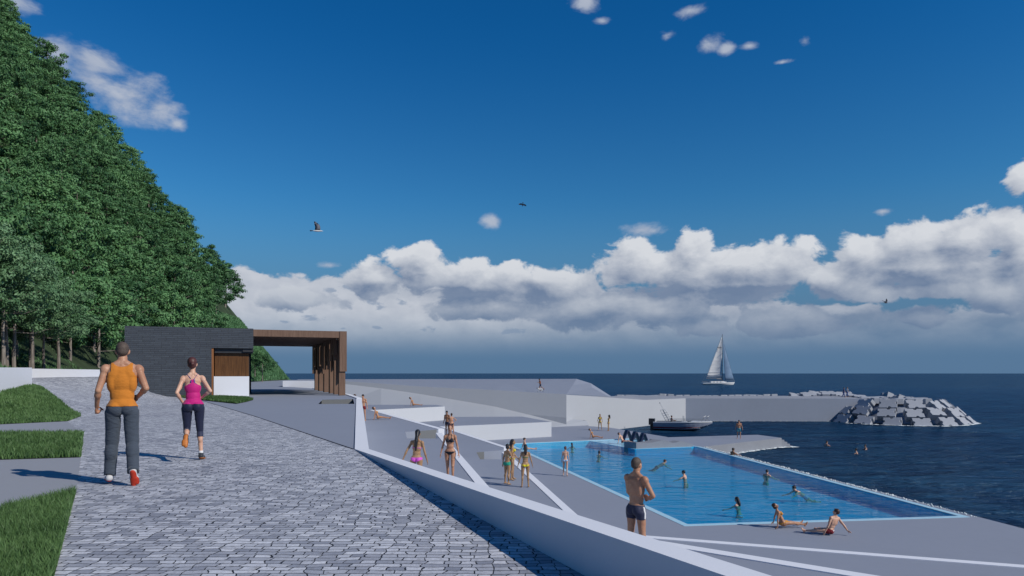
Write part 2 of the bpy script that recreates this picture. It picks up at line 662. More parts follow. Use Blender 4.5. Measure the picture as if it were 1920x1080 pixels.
world = bpy.data.worlds.new('World')
SC.world = world
world.use_nodes = True
W = NT(world.node_tree)
bg = W.n['Background']
sky = W.new('ShaderNodeTexSky', sky_type='NISHITA', sun_disc=False)
sky.sun_elevation = SUN_EL
sky.sun_rotation = math.atan2(SUN_DIR.x, SUN_DIR.y)
sky.air_density = 1.0
sky.dust_density = 0.3
sky.ozone_density = 3.0

geo = W.coord('Generated')
sp = W.new('ShaderNodeSeparateXYZ')
W.put(sp.inputs[0], geo)
SX, SY, SZ = sp.outputs
AZ = W.m('ARCTAN2', SX, SY)
HZ = W.m('SQRT', W.m('ADD', W.m('MULTIPLY', SX, SX), W.m('MULTIPLY', SY, SY)))
TE = W.m('DIVIDE', SZ, W.m('MAXIMUM', HZ, 0.02))


def ae(px, py):
    a = math.atan((px - 960) / FOC)
    return a, (700 - py) / FOC * math.cos(a)


def csize(px, w, h):
    a = math.atan((px - 960) / FOC)
    return w / FOC * math.cos(a) ** 2, h / FOC * math.cos(a)


def uv(az, te, sx=1.0, sy=1.0, seed=0.0):
    cb = W.new('ShaderNodeCombineXYZ')
    W.put(cb.inputs[0], W.m('MULTIPLY', az, sx) if sx != 1.0 else az)
    W.put(cb.inputs[1], W.m('MULTIPLY', te, sy) if sy != 1.0 else te)
    cb.inputs[2].default_value = seed
    return cb.outputs[0]


def ellipses(az, te, items):
    """largest of several soft bumps; item = (px, py, half width, height above, height below, weight)"""
    best = None
    for (px, py, w, up, dn, k) in items:
        a0, t0 = ae(px, py)
        aw, ah = csize(px, w, up)
        _, bh = csize(px, w, dn)
        du = W.m('DIVIDE', W.m('SUBTRACT', az, a0), aw)
        dt = W.m('SUBTRACT', te, t0)
        dv = W.m('MAXIMUM', W.m('DIVIDE', dt, ah), W.m('DIVIDE', dt, -bh))
        e = W.m('SUBTRACT', k, W.m('SQRT', W.m('ADD', W.m('MULTIPLY', du, du), W.m('MULTIPLY', dv, dv))))
        best = e if best is None else W.m('SMOOTH_MAX', best, e, 0.25)
    return best


# front cumulus banks
CUM = [
    (700, 520, 60, 34, 40, 1.0), (790, 500, 70, 46, 50, 1.0), (800, 478, 36, 22, 30, 1.0), (870, 515, 90, 34, 50, 1.0), (950, 520, 80, 36, 50, 1.0),
    (1030, 535, 90, 36, 50, 1.0), (1100, 580, 120, 44, 40, 1.0), (930, 575, 150, 36, 34, 0.9), (1240, 585, 90, 40, 36, 0.9),
    (1185, 495, 75, 52, 42, 1.0), (1303, 470, 52, 46, 60, 1.0), (1270, 505, 140, 42, 46, 1.0), (1400, 495, 130, 46, 55, 1.0),
    (1490, 487, 62, 40, 70, 1.0), (1360, 540, 190, 36, 36, 0.9), (1560, 520, 80, 40, 50, 0.9), (1470, 610, 160, 46, 26, 0.85), (1330, 615, 90, 34, 24, 0.8),
    (1625, 470, 60, 40, 60, 1.0), (1720, 450, 100, 52, 70, 1.0), (1820, 440, 100, 54, 80, 1.0), (1915, 470, 70, 60, 80, 1.0),
    (1730, 505, 190, 40, 40, 1.0), (1700, 545, 180, 26, 24, 0.85), (1875, 550, 75, 50, 40, 1.0), (1740, 595, 70, 34, 22, 0.8),
    (1980, 520, 120, 70, 80, 1.0), (1915, 330, 44, 40, 40, 0.95), (560, 560, 140, 30, 30, 0.75),
]
SMALL = [
    (170, 130, 90, 52, 60, 1.0), (250, 180, 92, 52, 64, 1.0), (110, 110, 60, 50, 60, 1.0), (335, 232, 30, 20, 22, 0.8), (30, 10, 46, 40, 30, 0.9), (300, 200, 60, 40, 44, 0.9),
    (1095, 5, 40, 34, 24, 0.9), (1130, 40, 30, 12, 12, 0.7), (1328, 82, 32, 26, 26, 0.95), (1362, 92, 28, 20, 22, 0.85), (1405, 86, 30, 14, 16, 0.75),
    (1468, 116, 34, 8, 8, 0.72), (1510, 76, 24, 20, 20, 0.72), (1300, 20, 70, 22, 22, 0.62), (1250, 70, 40, 24, 24, 0.58),
    (922, 417, 28, 20, 20, 0.95), (1210, 432, 62, 18, 18, 0.92), (1655, 396, 28, 12, 12, 0.8), (620, 498, 40, 14, 10, 0.6), (335, 385, 50, 10, 10, 0.55),
]

_da, _dt = 0.012, 0.020          # step towards the light for the self shading of the clouds


def cumulus(az, te):
    big = W.noise(uv(az, te, 1, 1.45, 1.7), 17, 11, 0.585, 0.25)
    e = ellipses(az, te, CUM)
    return W.m('ADD', W.m('MULTIPLY', e, 0.80), W.m('MULTIPLY', W.m('SUBTRACT', big, 0.49), 1.65))


d0 = cumulus(AZ, TE)
d1 = cumulus(W.m('ADD', AZ, _da), W.m('ADD', TE, _dt))
DARK = [(880, 552, 190, 22, 34, 1.0), (1010, 535, 90, 14, 26, 0.9), (700, 535, 70, 24, 30, 0.9), (1240, 545, 110, 14, 34, 1.0), (1400, 545, 170, 14, 30, 1.0), (1130, 590, 120, 26, 30, 0.9),
        (1540, 555, 90, 26, 30, 0.9), (1760, 510, 190, 18, 34, 1.0), (1760, 470, 60, 22, 20, 0.7), (1890, 480, 40, 30, 20, 0.6), (1290, 600, 150, 20, 30, 0.8), (1650, 600, 200, 34, 50, 1.0), (1880, 600, 120, 30, 50, 1.0), (790, 515, 50, 10, 22, 0.7)]
dk_ = W.m('ADD', ellipses(AZ, TE, DARK), W.m('MULTIPLY', W.m('SUBTRACT', W.noise(uv(AZ, TE, 1, 1.8, 3.3), 13, 5, 0.55), 0.5), 2.0))
dk_ = W.smooth(dk_, 0.0, 0.9)
cov_c = W.smooth(d0, 0.0, 0.20)
lit_c = W.m('ADD', 0.50, W.m('MULTIPLY', W.m('SUBTRACT', d0, d1), 0.95), clamp=True)
lit_c = W.m('SUBTRACT', lit_c, W.m('MULTIPLY', dk_, 0.50), clamp=True)
edge = W.smooth(d0, 0.10, 0.75)
lit_c = W.m('SUBTRACT', W.m('ADD', lit_c, 0.10), W.m('MULTIPLY', edge, 0.16), clamp=True)

# the pale bank behind them, over the horizon
prof = W.new('ShaderNodeFloatCurve')
cv = prof.mapping.curves[0]
pts = [(-60, 560), (200, 520), (440, 500), (500, 508), (560, 512), (680, 524), (800, 520), (1000, 512), (1080, 508), (1120, 530), (1160, 548), (1300, 560), (1500, 560), (1700, 575), (1980, 560)]
for i, (px, py) in enumerate(pts):
    a, t = ae(px, py)
    loc = ((a + 0.8) / 1.6, t / 0.3)
    if i < 2:
        cv.points[i].location = loc
    else:
        cv.points.new(*loc)
prof.mapping.update()
W.put(prof.inputs['Value'], W.m('DIVIDE', W.m('ADD', AZ, 0.8), 1.6))
TOP = W.m('MULTIPLY', prof.outputs[0], 0.3)


def bank(az, te):
    n = W.noise(uv(az, te, 1, 1.6, 9.1), 22, 8, 0.55, 0.2)
    return W.m('ADD', W.m('MULTIPLY', W.m('SUBTRACT', TOP, te), 18.0), W.m('MULTIPLY', W.m('SUBTRACT', n, 0.5), 1.1))


b0 = bank(AZ, TE)
b1 = bank(W.m('ADD', AZ, _da * 0.7), W.m('ADD', TE, _dt * 0.5))
cov_b = W.smooth(b0, 0.0, 0.14)
fade = W.smooth(TE, 0.018, 0.095)
cov_b = W.m('MULTIPLY', cov_b, fade)
lit_b = W.m('SUBTRACT', W.m('ADD', 0.64, W.m('MULTIPLY', W.m('SUBTRACT', b0, b1), 0.55)), W.m('ADD', W.m('MULTIPLY', dk_, 0.35), W.m('MULTIPLY', W.smooth(AZ, -0.12, 0.22), 0.34)), clamp=True)

# thin high clouds
sm = W.noise(uv(AZ, TE, 1, 1.2, 4.4), 15, 8, 0.62, 0.5)
wis = W.noise(W.mapping(uv(AZ, TE, 1, 1, 6.0), (14, 30, 1), rot=(0, 0, R(-35))), 1.0, 6, 0.6, 0.3)
es = W.m('ADD', W.m('SUBTRACT', W.m('MULTIPLY', ellipses(AZ, TE, SMALL), 0.68), 0.06), W.m('ADD', W.m('MULTIPLY', W.m('SUBTRACT', sm, 0.5), 1.1), W.m('MULTIPLY', W.m('SUBTRACT', wis, 0.5), 1.15)))
cov_s = W.m('MULTIPLY', W.smooth(es, -0.02, 0.58), 0.88)
lit_s = W.m('ADD', 0.60, W.m('MULTIPLY', W.m('SUBTRACT', sm, 0.42), 1.1), clamp=True)

# small dark flecks drifting before the bank
FLECK = [(585, 598, 24, 8, 7, 1.0), (620, 545, 22, 7, 6, 0.9), (655, 538, 26, 8, 8, 1.0), (700, 569, 20, 9, 8, 1.0), (712, 577, 14, 7, 6, 0.9), (755, 566, 16, 10, 8, 0.9), (560, 570, 26, 6, 5, 0.9), (512, 566, 30, 5, 5, 0.8),
         (706, 614, 12, 5, 5, 0.9), (812, 618, 20, 9, 9, 0.9), (795, 618, 14, 6, 6, 0.8), (535, 603, 20, 5, 5, 0.7), (960, 622, 46, 10, 9, 0.9), (1060, 640, 40, 7, 6, 0.8), (640, 616, 18, 4, 4, 0.8)]
fl = W.noise(uv(AZ, TE, 1, 2.0, 12.3), 60, 6, 0.6, 0.3)
ef = W.m('ADD', W.m('MULTIPLY', ellipses(AZ, TE, FLECK), 0.7), W.m('MULTIPLY', W.m('SUBTRACT', fl, 0.52), 2.2))
cov_f = W.m('MULTIPLY', W.smooth(ef, 0.0, 0.5), 0.62)

# colours are ten times what shows: the background runs at strength 0.1
S = 10.0
skyc = W.mix(1.0, sky.outputs[0], W.mix(W.smooth(TE, 0.0, 0.55), (0.30, 0.70, 0.86), (0.045, 0.52, 0.92)), 'MULTIPLY')
hor = W.smooth(TE, 0.03, 0.26)
base = W.mix(W.m('MULTIPLY', W.m('SUBTRACT', 1.0, hor), 0.96), skyc, (0.095 * S, 0.180 * S, 0.315 * S))


def cloud_col(lit, dark, light):
    return W.mix(lit, tuple(v * S for v in dark), tuple(v * S for v in light))


c = W.mix(cov_s, base, cloud_col(lit_s, (0.20, 0.27, 0.42), (0.52, 0.56, 0.64)))
c = W.mix(cov_b, c, cloud_col(lit_b, (0.20, 0.26, 0.37), (0.60, 0.63, 0.69)))
c = W.mix(cov_f, c, (0.19 * S, 0.27 * S, 0.40 * S))
lowc = W.smooth(TE, 0.012, 0.165)
cc = cloud_col(lit_c, (0.165, 0.225, 0.345), (0.66, 0.685, 0.73))
cc = W.mix(W.m('SUBTRACT', 1.0, lowc), cc, (0.125 * S, 0.20 * S, 0.325 * S))
c = W.mix(W.m('MULTIPLY', cov_c, W.smooth(TE, 0.008, 0.06)), c, cc)
W.put(bg.inputs['Color'], c)
bg.inputs['Strength'].default_value = 0.1
world.cycles.sampling_method = 'MANUAL'
world.cycles.sample_map_resolution = 512

vs = SC.view_settings
SC.display_settings.display_device = 'sRGB'
vs.view_transform = 'Standard'
vs.look = 'None'
vs.gamma = 1
vs.exposure = 0
vs.use_curve_mapping = False
cy = SC.cycles
cy.max_bounces = 6
cy.diffuse_bounces = 3
cy.glossy_bounces = 3
cy.transparent_max_bounces = 8
cy.use_denoising = True
cy.caustics_reflective = False
cy.caustics_refractive = False
# ------------------------------------------------------------------ height of the promenade
CTRL = [(-3, 5, 0), (3, 5, 0), (-8, 5, 0), (-14, 4, 0), (0, -6, 0), (-12, -6, 0), (-3, 13, 0), (-8, 12, 0), (-13, 12, 0.0), (-5.3, 8.4, 0),
        (-9, 24, 0), (-13.4, 21, 0), (-12, 17, 0), (-10.5, 30, 0), (-15, 34, 0), (-13, 28, 0), (-9, 39, 0), (-16.5, 38, 0), (-18.6, 41.2, 0.0), (-14, 15, 0.02),
        (-16.3, 19.2, 0.05), (-14.3, 19.4, 0), (-16.6, 26, 0.14), (-19.2, 26, 0.71), (-22, 31, 0.9), (-24.6, 35, 0.9), (-29.4, 42, 1.13), (-34.3, 58, 1.18), (-28.5, 50, 1.08),
        (-20.7, 42.3, 0.28), (-22.1, 41.6, 0.75), (-22.9, 41.1, 1.05), (-20, 35, 0.28), (-17.5, 30, 0.10), (-22, 38, 0.66), (-26, 46, 1.02), (-31, 62, 1.16), (-25, 55, 1.1),
        (-18.5, 22, 0.35), (-20, 16, 0.4), (-24, 22, 0.8), (-30, 34, 1.1), (-40, 50, 1.2), (-40, 64, 1.2), (-12, 40, 0), (-20, 8, 0.1)]
_C = np.array(CTRL, dtype=float)


def _phi(r2):
    return np.where(r2 > 1e-9, 0.5 * r2 * np.log(np.maximum(r2, 1e-9)), 0.0)


_n = len(_C)
_A = np.zeros((_n + 3, _n + 3))
_d2 = ((_C[:, None, :2] - _C[None, :, :2]) ** 2).sum(-1)
_A[:_n, :_n] = _phi(_d2) + np.eye(_n) * 0.4
_A[:_n, _n] = 1
_A[:_n, _n + 1:] = _C[:, :2]
_A[_n, :_n] = 1
_A[_n + 1:, :_n] = _C[:, :2].T
_w = np.linalg.solve(_A, np.concatenate([_C[:, 2], [0, 0, 0]]))


def height(x, y):
    r2 = (_C[:, 0] - x) ** 2 + (_C[:, 1] - y) ** 2
    h = float(_w[:_n] @ _phi(r2) + _w[_n] + _w[_n + 1] * x + _w[_n + 2] * y)
    # quiet on the open promenade
    edge = (x + 3.0) * 10.5 + (y - 13.3) * 6.0          # grows towards the sea side
    k = min(1.0, max(0.0, (-6.0 - edge) / 40.0 + 0.0))
    k = max(k, 0.0)
    h = max(-0.02, min(1.3, h))
    return h * (k * k * (3 - 2 * k))


# ------------------------------------------------------------------ plan of the place
WALL_P0 = (-2.99, 13.18)
WDIR = (0.4274, -1.0)                                       # dx per -dy along the near wall


def wall_x(y):
    return -2.99 + (13.18 - y) * 0.4274


UPPER_END = (-8.9, 39.4)

cob = [(wall_x(-6), -6), (wall_x(5), 5), WALL_P0, (-8.8, 23.6), (-15, 34.3), (-18.9, 41.0), (-19.6, 43.5), (-24, 52), (-31, 63), (-40, 66), (-36, 56), (-29.6, 41.6),
       (-24, 33.5), (-21, 29), (-21, 18), (-22, 8), (-18, -6)]
sheet('cobbled_promenade', cob, lambda x, y: height(x, y), MAT['cobble'], 0.8)

# upper paved deck with the stair opening beside the wall
deck = [WALL_P0, (-2.72, 13.2), (-8.6, 39.4), (-11.0, 47.2), (-19.1, 67), (-26, 78), (-46, 155), (-66, 155), (-46, 90), (-37, 62), (-24, 52), (-19.6, 43.5), (-18.9, 41.0), (-15, 34.3), (-8.8, 23.6)]
hole1 = [(-10.5, 38.45), (-9.0, 39.3), (-7.55, 33.2), (-9.25, 33.1)]
sheet('upper_deck', deck, lambda x, y: -0.012, MAT['concrete'], 0, holes=[hole1])

# dark joint between the setts and the smooth deck
bm = bmesh.new()
poly_solid(bm, strip2d([(-3.02, 13.22), (-8.8, 23.6), (-15, 34.3), (-18.0, 39.4)], 0.016, 0.5), 0.012, -0.05)
struct(obj('paving_joint', bm, mat('dark_joint', (0.07, 0.075, 0.085), 0.9)))

# paths and turf on the left
L = lambda *a: a
path_near = [(-5.27, 8.38), (-7.40, 11.9), (-8.7, 11.55), (-13, 10.2), (-13, 3), (-5.6, 3.5), (-5.36, 7.25)]
sheet('concrete_path', path_near, lambda x, y: height(x, y) + 0.006, MAT['path'], 0.8)
path_far = [(-10.2, 16.5), (-13.4, 20.9), (-14.6, 19.4), (-19, 17.6), (-19, 14.4), (-12.2, 16.35)]
sheet('concrete_path', path_far, lambda x, y: height(x, y) + 0.006, MAT['path'], 0.8)
turf_near = [(-5.27, 8.38), (-5.36, 7.25), (-5.6, 3.5), (-5.2, 1.0), (-1.2, 1.0), (-3.27, 4.96)]
turf_mid = [(-7.40, 11.9), (-10.2, 16.5), (-12.2, 16.35), (-19, 14.2), (-17, 11.0), (-13, 10.2), (-8.7, 11.55)]
turf_far = [(-13.4, 20.9), (-14.4, 23.2), (-16.9, 26.3), (-24.4, 35.2), (-29.2, 41.2), (-29.6, 41.9), (-24, 34), (-19.4, 26.2), (-17.5, 21), (-17.5, 17.2), (-14.6, 19.4)]
counter_turf = [at(330, 737.5, -1.22)[:2], at(398, 743.3, -1.45)[:2], at(466, 746.2, -1.45)[:2], at(475, 750, -1.45)[:2], at(462, 753.5, -1.45)[:2], at(444, 757, -1.45)[:2], at(395, 752, -1.45)[:2], at(345, 742.5, -1.33)[:2]]
soil = []
for nm, pts in (('near', turf_near), ('mid', turf_mid), ('far', turf_far), ('counter', counter_turf)):
    o = sheet('turf_ground', pts, lambda x, y: height(x, y) + 0.014, MAT['soil'], 0.8)


def scatter(pts, dens):
    tri = tessellate_polygon([[Vector((p[0], p[1], 0)) for p in pts]])
    out = []
    for t in tri:
        a, b, c = (np.array(pts[i][:2]) for i in t)
        ar = abs((b[0] - a[0]) * (c[1] - a[1]) - (c[0] - a[0]) * (b[1] - a[1])) / 2
        n = int(ar * dens)
        u = rng.random((n, 2))
        s = np.sqrt(u[:, 0])
        out.append(np.outer(1 - s, a) + np.outer(s * (1 - u[:, 1]), b) + np.outer(s * u[:, 1], c))
    return np.concatenate(out)


def blades(name, base, hmin, hmax, w, material, lean=0.45):
    """grass: one bent blade of two quads per point; base = (n, 3)"""
    n = len(base)
    ang = rng.random(n) * 2 * np.pi
    h = hmin + (hmax - hmin) * rng.random(n) ** 1.5
    dx, dy = np.cos(ang), np.sin(ang)
    la = rng.random(n) * 2 * np.pi
    le = lean * h * (0.3 + rng.random(n))
    lx, ly = np.cos(la) * le, np.sin(la) * le
    ww = w * (0.6 + 0.8 * rng.random(n))
    V = np.zeros((n, 5, 3))
    V[:, 0] = base - np.stack([dx * ww, dy * ww, 0 * h], 1)
    V[:, 1] = base + np.stack([dx * ww, dy * ww, 0 * h], 1)
    mid = base + np.stack([lx * 0.3, ly * 0.3, h * 0.6], 1)
    V[:, 2] = mid + np.stack([dx * ww * 0.75, dy * ww * 0.75, 0 * h], 1)
    V[:, 3] = mid - np.stack([dx * ww * 0.75, dy * ww * 0.75, 0 * h], 1)
    V[:, 4] = base + np.stack([lx, ly, h], 1)
    k = np.arange(n)[:, None] * 5
    F = np.concatenate([k + np.array([[0, 1, 2]]), k + np.array([[0, 2, 3]]), k + np.array([[3, 2, 4]])])
    return npmesh(name, V.reshape(-1, 3), F, material)


def on_ground(p, off=0.012):
    z = np.array([height(x, y) for x, y in p]) + off
    return np.column_stack([p, z])


g = blades('grass', on_ground(scatter([(-5.27, 8.38), (-5.36, 7.25), (-5.5, 4.2), (-2.9, 4.2), (-3.27, 4.96)], 9000)), 0.04, 0.125, 0.0035, MAT['blade'])
stuff(g, 'long green grass on the nearest turf beside the cobbles, bottom left corner', 'grass')
g = blades('grass', on_ground(scatter(turf_mid, 1500)), 0.05, 0.15, 0.008, MAT['blade'])
stuff(g, 'narrow strip of green grass between the two concrete paths', 'grass')
g = blades('grass', on_ground(scatter(turf_far, 700)), 0.05, 0.14, 0.012, MAT['blade'])
stuff(g, 'green grass slope rising to the curved white wall', 'grass')
g = blades('grass', on_ground(scatter(counter_turf, 900)), 0.05, 0.14, 0.014, MAT['blade'])
stuff(g, 'small patch of green grass under the white serving counter', 'grass')

# ------------------------------------------------------------------ curved white wall at the foot of the hill
q = [(-15.9, 20.0, 0.45, 1.6), (-19.2, 26.0, 0.40, 1.67), (-22.5, 32.5, 0.75, 1.72), (-29.4, 42.0, 1.0, 1.74), (-34.3, 58.0, 1.1, 1.76), (-34.5, 64.0, 1.1, 1.74)]
bm = bmesh.new()
out = strip2d([(a, b) for a, b, _, _ in q], 0.3, 1.0)
zt = [c for _, _, _, c in q]
zb = [c - 0.4 for _, _, c, _ in q]
poly_solid(bm, out, zt + zt[::-1], zb + zb[::-1])
tag(obj('retaining_wall', bm, MAT['white']), 'low curved white wall at the foot of the wooded hill on the left', 'wall')

# ------------------------------------------------------------------ near white wall between promenade and terraces
bm = bmesh.new()
ys = [13.18, 9, 5, 1.5]
outer = [(wall_x(y), y) for y in ys]
inner = [(wall_x(y) + 0.24 + 0.03 * (y > 13), y) for y in ys]
top = [0.012 + (13.18 - y) * 0.0405 for y in ys]
far_o, far_i = (-8.85, 39.4), (-8.55, 39.4)
pts = [far_o] + outer + inner[::-1] + [far_i]
zt = [0.012] + top + top[::-1] + [0.012]
poly_solid(bm, pts, zt, -2.2)
tag(obj('retaining_wall', bm, MAT['white']), 'long white wall beside the cobbles with its wide top sloping up to the camera', 'wall')
bm = bmesh.new()
pts = strip2d([(-8.95, 39.95), (-11.3, 47.1), (-19.3, 67)], 0.3, 0.0)
poly_solid(bm, pts, 0.03, -2.2)
tag(obj('retaining_wall', bm, MAT['white']), 'thin white wall running back past the foot of the brown pergola', 'wall')

# ------------------------------------------------------------------ terraces stepping down to the pool
ZA, ZB, ZC = -1.80, -3.15, -4.55
Y1 = [(-3.9, 37.7), (0.1, 15.5), (5.55, 11.3), (13.5, 5.2)]
A_pts = [(-2.75, 13.0), (-1.7, 11.0), (0.9, 5.0), (2.4, 1.5), (14.5, 1.5), (13.5, 5.2), (5.55, 11.3), (0.1, 15.5), (-3.34, 34.6),
         (-5.24, 34.6), (-5.9, 38.4), (-4.27, 40.2), (-12.6, 61.2), (-6.6, 68.1), (-7.8, 71.6), (-15.4, 71.8), (-20, 69), (-19, 67), (-11.1, 47.1), (-8.8, 39.9), (-7.6, 33.2)]
bm = bmesh.new()
poly_solid(bm, A_pts, ZA, -6.3)
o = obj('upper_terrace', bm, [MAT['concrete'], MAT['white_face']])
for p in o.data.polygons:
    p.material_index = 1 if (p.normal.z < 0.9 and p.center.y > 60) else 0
struct(o)
B_pts = [(0.1, 15.5), (5.55, 11.3), (13.5, 5.2), (17, 5.2), (18.2, 14.5), (12.2, 16.6), (2.45, 20), (0.14, 37.1), (-1.71, 37.1), (-2.08, 40.4), (-0.57, 41.5), (-0.49, 42.7),
         (-6.3, 59.8), (3.74, 65.7), (1.1, 73.8), (-6.06, 73.2), (-7.9, 71.7), (-6.6, 68.05), (-12.5, 61.15), (-4.27, 40.1), (-5.9, 38.3), (-5.24, 34.65), (-3.34, 34.65)]
bm = bmesh.new()
poly_solid(bm, B_pts, ZB, -6.3)
o = obj('middle_terrace', bm, [MAT['concrete'], MAT['white_face']])
for p in o.data.polygons:
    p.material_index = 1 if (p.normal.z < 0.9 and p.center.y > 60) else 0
struct(o)

# grey recess walls of the stair openings
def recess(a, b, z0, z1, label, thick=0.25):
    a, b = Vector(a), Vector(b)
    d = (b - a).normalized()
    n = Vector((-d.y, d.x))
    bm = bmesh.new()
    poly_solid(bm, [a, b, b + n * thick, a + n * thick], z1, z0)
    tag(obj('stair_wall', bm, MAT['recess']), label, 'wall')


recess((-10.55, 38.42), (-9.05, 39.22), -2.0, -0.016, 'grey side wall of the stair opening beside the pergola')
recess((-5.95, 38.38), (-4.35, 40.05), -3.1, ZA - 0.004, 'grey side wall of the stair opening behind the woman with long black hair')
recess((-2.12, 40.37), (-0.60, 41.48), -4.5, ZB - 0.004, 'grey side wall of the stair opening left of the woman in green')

# white wall tops
def kerb(pts, w, z1, z0, label, side=0.5):
    bm = bmesh.new()
    poly_solid(bm, strip2d(pts, w, side), z1, z0)
    tag(obj('terrace_wall', bm, MAT['white']), label, 'wall')


kerb([(-3.85, 37.7), (0.1, 15.5)], 0.30, ZA + 0.02, ZB - 0.5, 'white wall top running away behind the woman in the black bikini', 0.0)
kerb([(0.0, 15.6), (5.55, 11.3), (13.5, 5.2)], 0.28, ZA + 0.02, ZB - 0.5, 'nearer of the two white wall tops right of the man with crossed arms', 0.0)
kerb([(-0.31, 40.4), (2.45, 20)], 0.30, ZB + 0.02, ZC - 0.5, 'white wall top running away beside the three women standing together', 0.0)
kerb([(2.35, 20.1), (12.2, 16.6), (18.2, 14.5)], 0.28, ZB + 0.02, ZC - 0.5, 'farther of the two white wall tops right of the man with crossed arms', 0.0)
kerb([(-4.27, 40.2), (-12.6, 61.2)], 0.36, ZA + 0.02, ZB - 0.5, 'white wall top behind the woman sitting on the upper terrace', 0.0)
kerb([(-0.49, 42.7), (-6.3, 59.8)], 0.34, ZB + 0.02, ZC - 0.5, 'white wall top between the standing couple and the pool corner', 0.0)

# ------------------------------------------------------------------ pool deck and pool
pool = [(6.75, 27.2), (19.1, 28.9), (15.4, 56.6), (12.9, 61.9), (10.8, 63.9), (7.9, 62.5), (-0.55, 59.1)]
dk = [(-22, 95), (4, 90), (8.4, 79.3), (10.9, 76.5), (14.6, 65.5), (15.1, 60), (15.35, 57.2), (15.75, 56.6), (19.5, 28.9), (19.8, 26.6), (23.5, 12), (24, 1), (-4, 1), (-22, 60)]
bm = bmesh.new()
poly_solid(bm, dk, ZC, -8.5, holes=[pool])
struct(obj('pool_deck', bm, MAT['concrete']))

pool_root = empty('swimming_pool', (9, 42, ZC))
tag(pool_root, 'large blue swimming pool with pale blue edges beside the sea', 'pool')
inv = Matrix.Translation((-9, -42, -ZC))


def pool_part(name, bm, m):
    bm.transform(inv)
    return obj(name, bm, m, pool_root)


def inset(pts, d):
    c = Vector((sum(p[0] for p in pts) / len(pts), sum(p[1] for p in pts) / len(pts)))
    n = len(pts)
    out = []
    for i in range(n):
        a, b, e = Vector(pts[i - 1]), Vector(pts[i]), Vector(pts[(i + 1) % n])
        d1, d2 = (b - a).normalized(), (e - b).normalized()
        n1, n2 = Vector((-d1.y, d1.x)), Vector((-d2.y, d2.x))
        nn = (n1 + n2).normalized()
        k = d / max(0.35, nn.dot(n1))
        out.append((b.x + nn.x * k, b.y + nn.y * k))
    return out


inner_p = inset(pool, 0.30)
inner_b = inset(pool, 0.32)
bm = bmesh.new()
poly_solid(bm, pool, ZC + 0.012, ZC - 0.7, holes=[inner_p])
pool_part('pool_edge', bm, MAT['coping'])
# basin: floor and four walls seen from inside
bm = bmesh.new()
vt = [bm.verts.new((p[0], p[1], ZC - 0.02)) for p in inner_b]
vb = [bm.verts.new((p[0], p[1], ZC - 0.58)) for p in inner_b]
for i in range(len(vt)):
    j = (i + 1) % len(vt)
    bm.faces.new((vt[i], vb[i], vb[j], vt[j]))
bm.faces.new(vb)
bo_ = pool_part('basin', bm, [MAT['pool_tile'], MAT['pool_wall']])
for f in bo_.data.polygons:
    f.material_index = 0 if abs(f.normal.z) > 0.9 else 1
# shallow shelf at the far end
shelf = [(6.9, 61.75), (8.0, 62.2), (10.8, 63.5), (12.65, 61.7), (15.05, 57.0), (14.6, 56.45), (9.75, 55.05)]
bm = bmesh.new()
poly_solid(bm, shelf, ZC - 0.02, ZC - 0.57)
so = pool_part('shallow_shelf', bm, [MAT['shelf'], MAT['pool_tile']])
for f in so.data.polygons:
    f.material_index = 0 if f.normal.z > 0.9 else 1
# grey wave shaped block on the shelf, stands between shelf and deep water
fa, fb = at(1193, 842.5, -6.08), at(1299.5, 837.6, -6.05)
prof = [(0, 0.48), (0.06, 0.46), (0.14, 0.41), (0.22, 0.39), (0.30, 0.43), (0.38, 0.52), (0.46, 0.59), (0.52, 0.55), (0.58, 0.41), (0.63, 0.31), (0.69, 0.34), (0.76, 0.44), (0.82, 0.43), (0.90, 0.30), (1.0, 0.17)]
bm = bmesh.new()
nv = Vector((fb.y - fa.y, fa.x - fb.x, 0)).normalized()
if nv.y < 0:
    nv = -nv
rows = []
for t, h in prof:
    p = fa.lerp(fb, t)
    p2 = p + nv * 0.75 + Vector((-0.62, 0, 0)) * (1 - t)
    rows.append([bm.verts.new((p.x, p.y, ZC - 0.5)), bm.verts.new((p.x, p.y, ZC + h)), bm.verts.new((p2.x, p2.y, ZC + h)), bm.verts.new((p2.x, p2.y, ZC - 0.5))])
for i in range(len(rows) - 1):
    for k in range(3):
        bm.faces.new((rows[i][k], rows[i][k + 1], rows[i + 1][k + 1], rows[i + 1][k]))
bm.faces.new(rows[0][::-1])
bm.faces.new(rows[-1])
bmesh.ops.recalc_face_normals(bm, faces=bm.faces[:])
tag(obj('lounging_block', bm, MAT['rough_conc']), 'low grey concrete block with a wavy top at the far pool edge', 'block')

bm = bmesh.new()
wpts = [inner_p[0], inner_p[1], (15.08, 56.5), (14.6, 56.44), (9.75, 55.04), (6.85, 61.80), inner_p[-1]]
vs_ = [bm.verts.new((p[0], p[1], ZC - 0.025)) for p in wpts]
bm.faces.new(vs_)
bmesh.ops.recalc_face_normals(bm, faces=bm.faces[:])
o = obj('pool_water', bm, MAT['pool_water'])
for f in o.data.polygons:
    if f.normal.z < 0:
        o.data.flip_normals()
        break
struct(o)

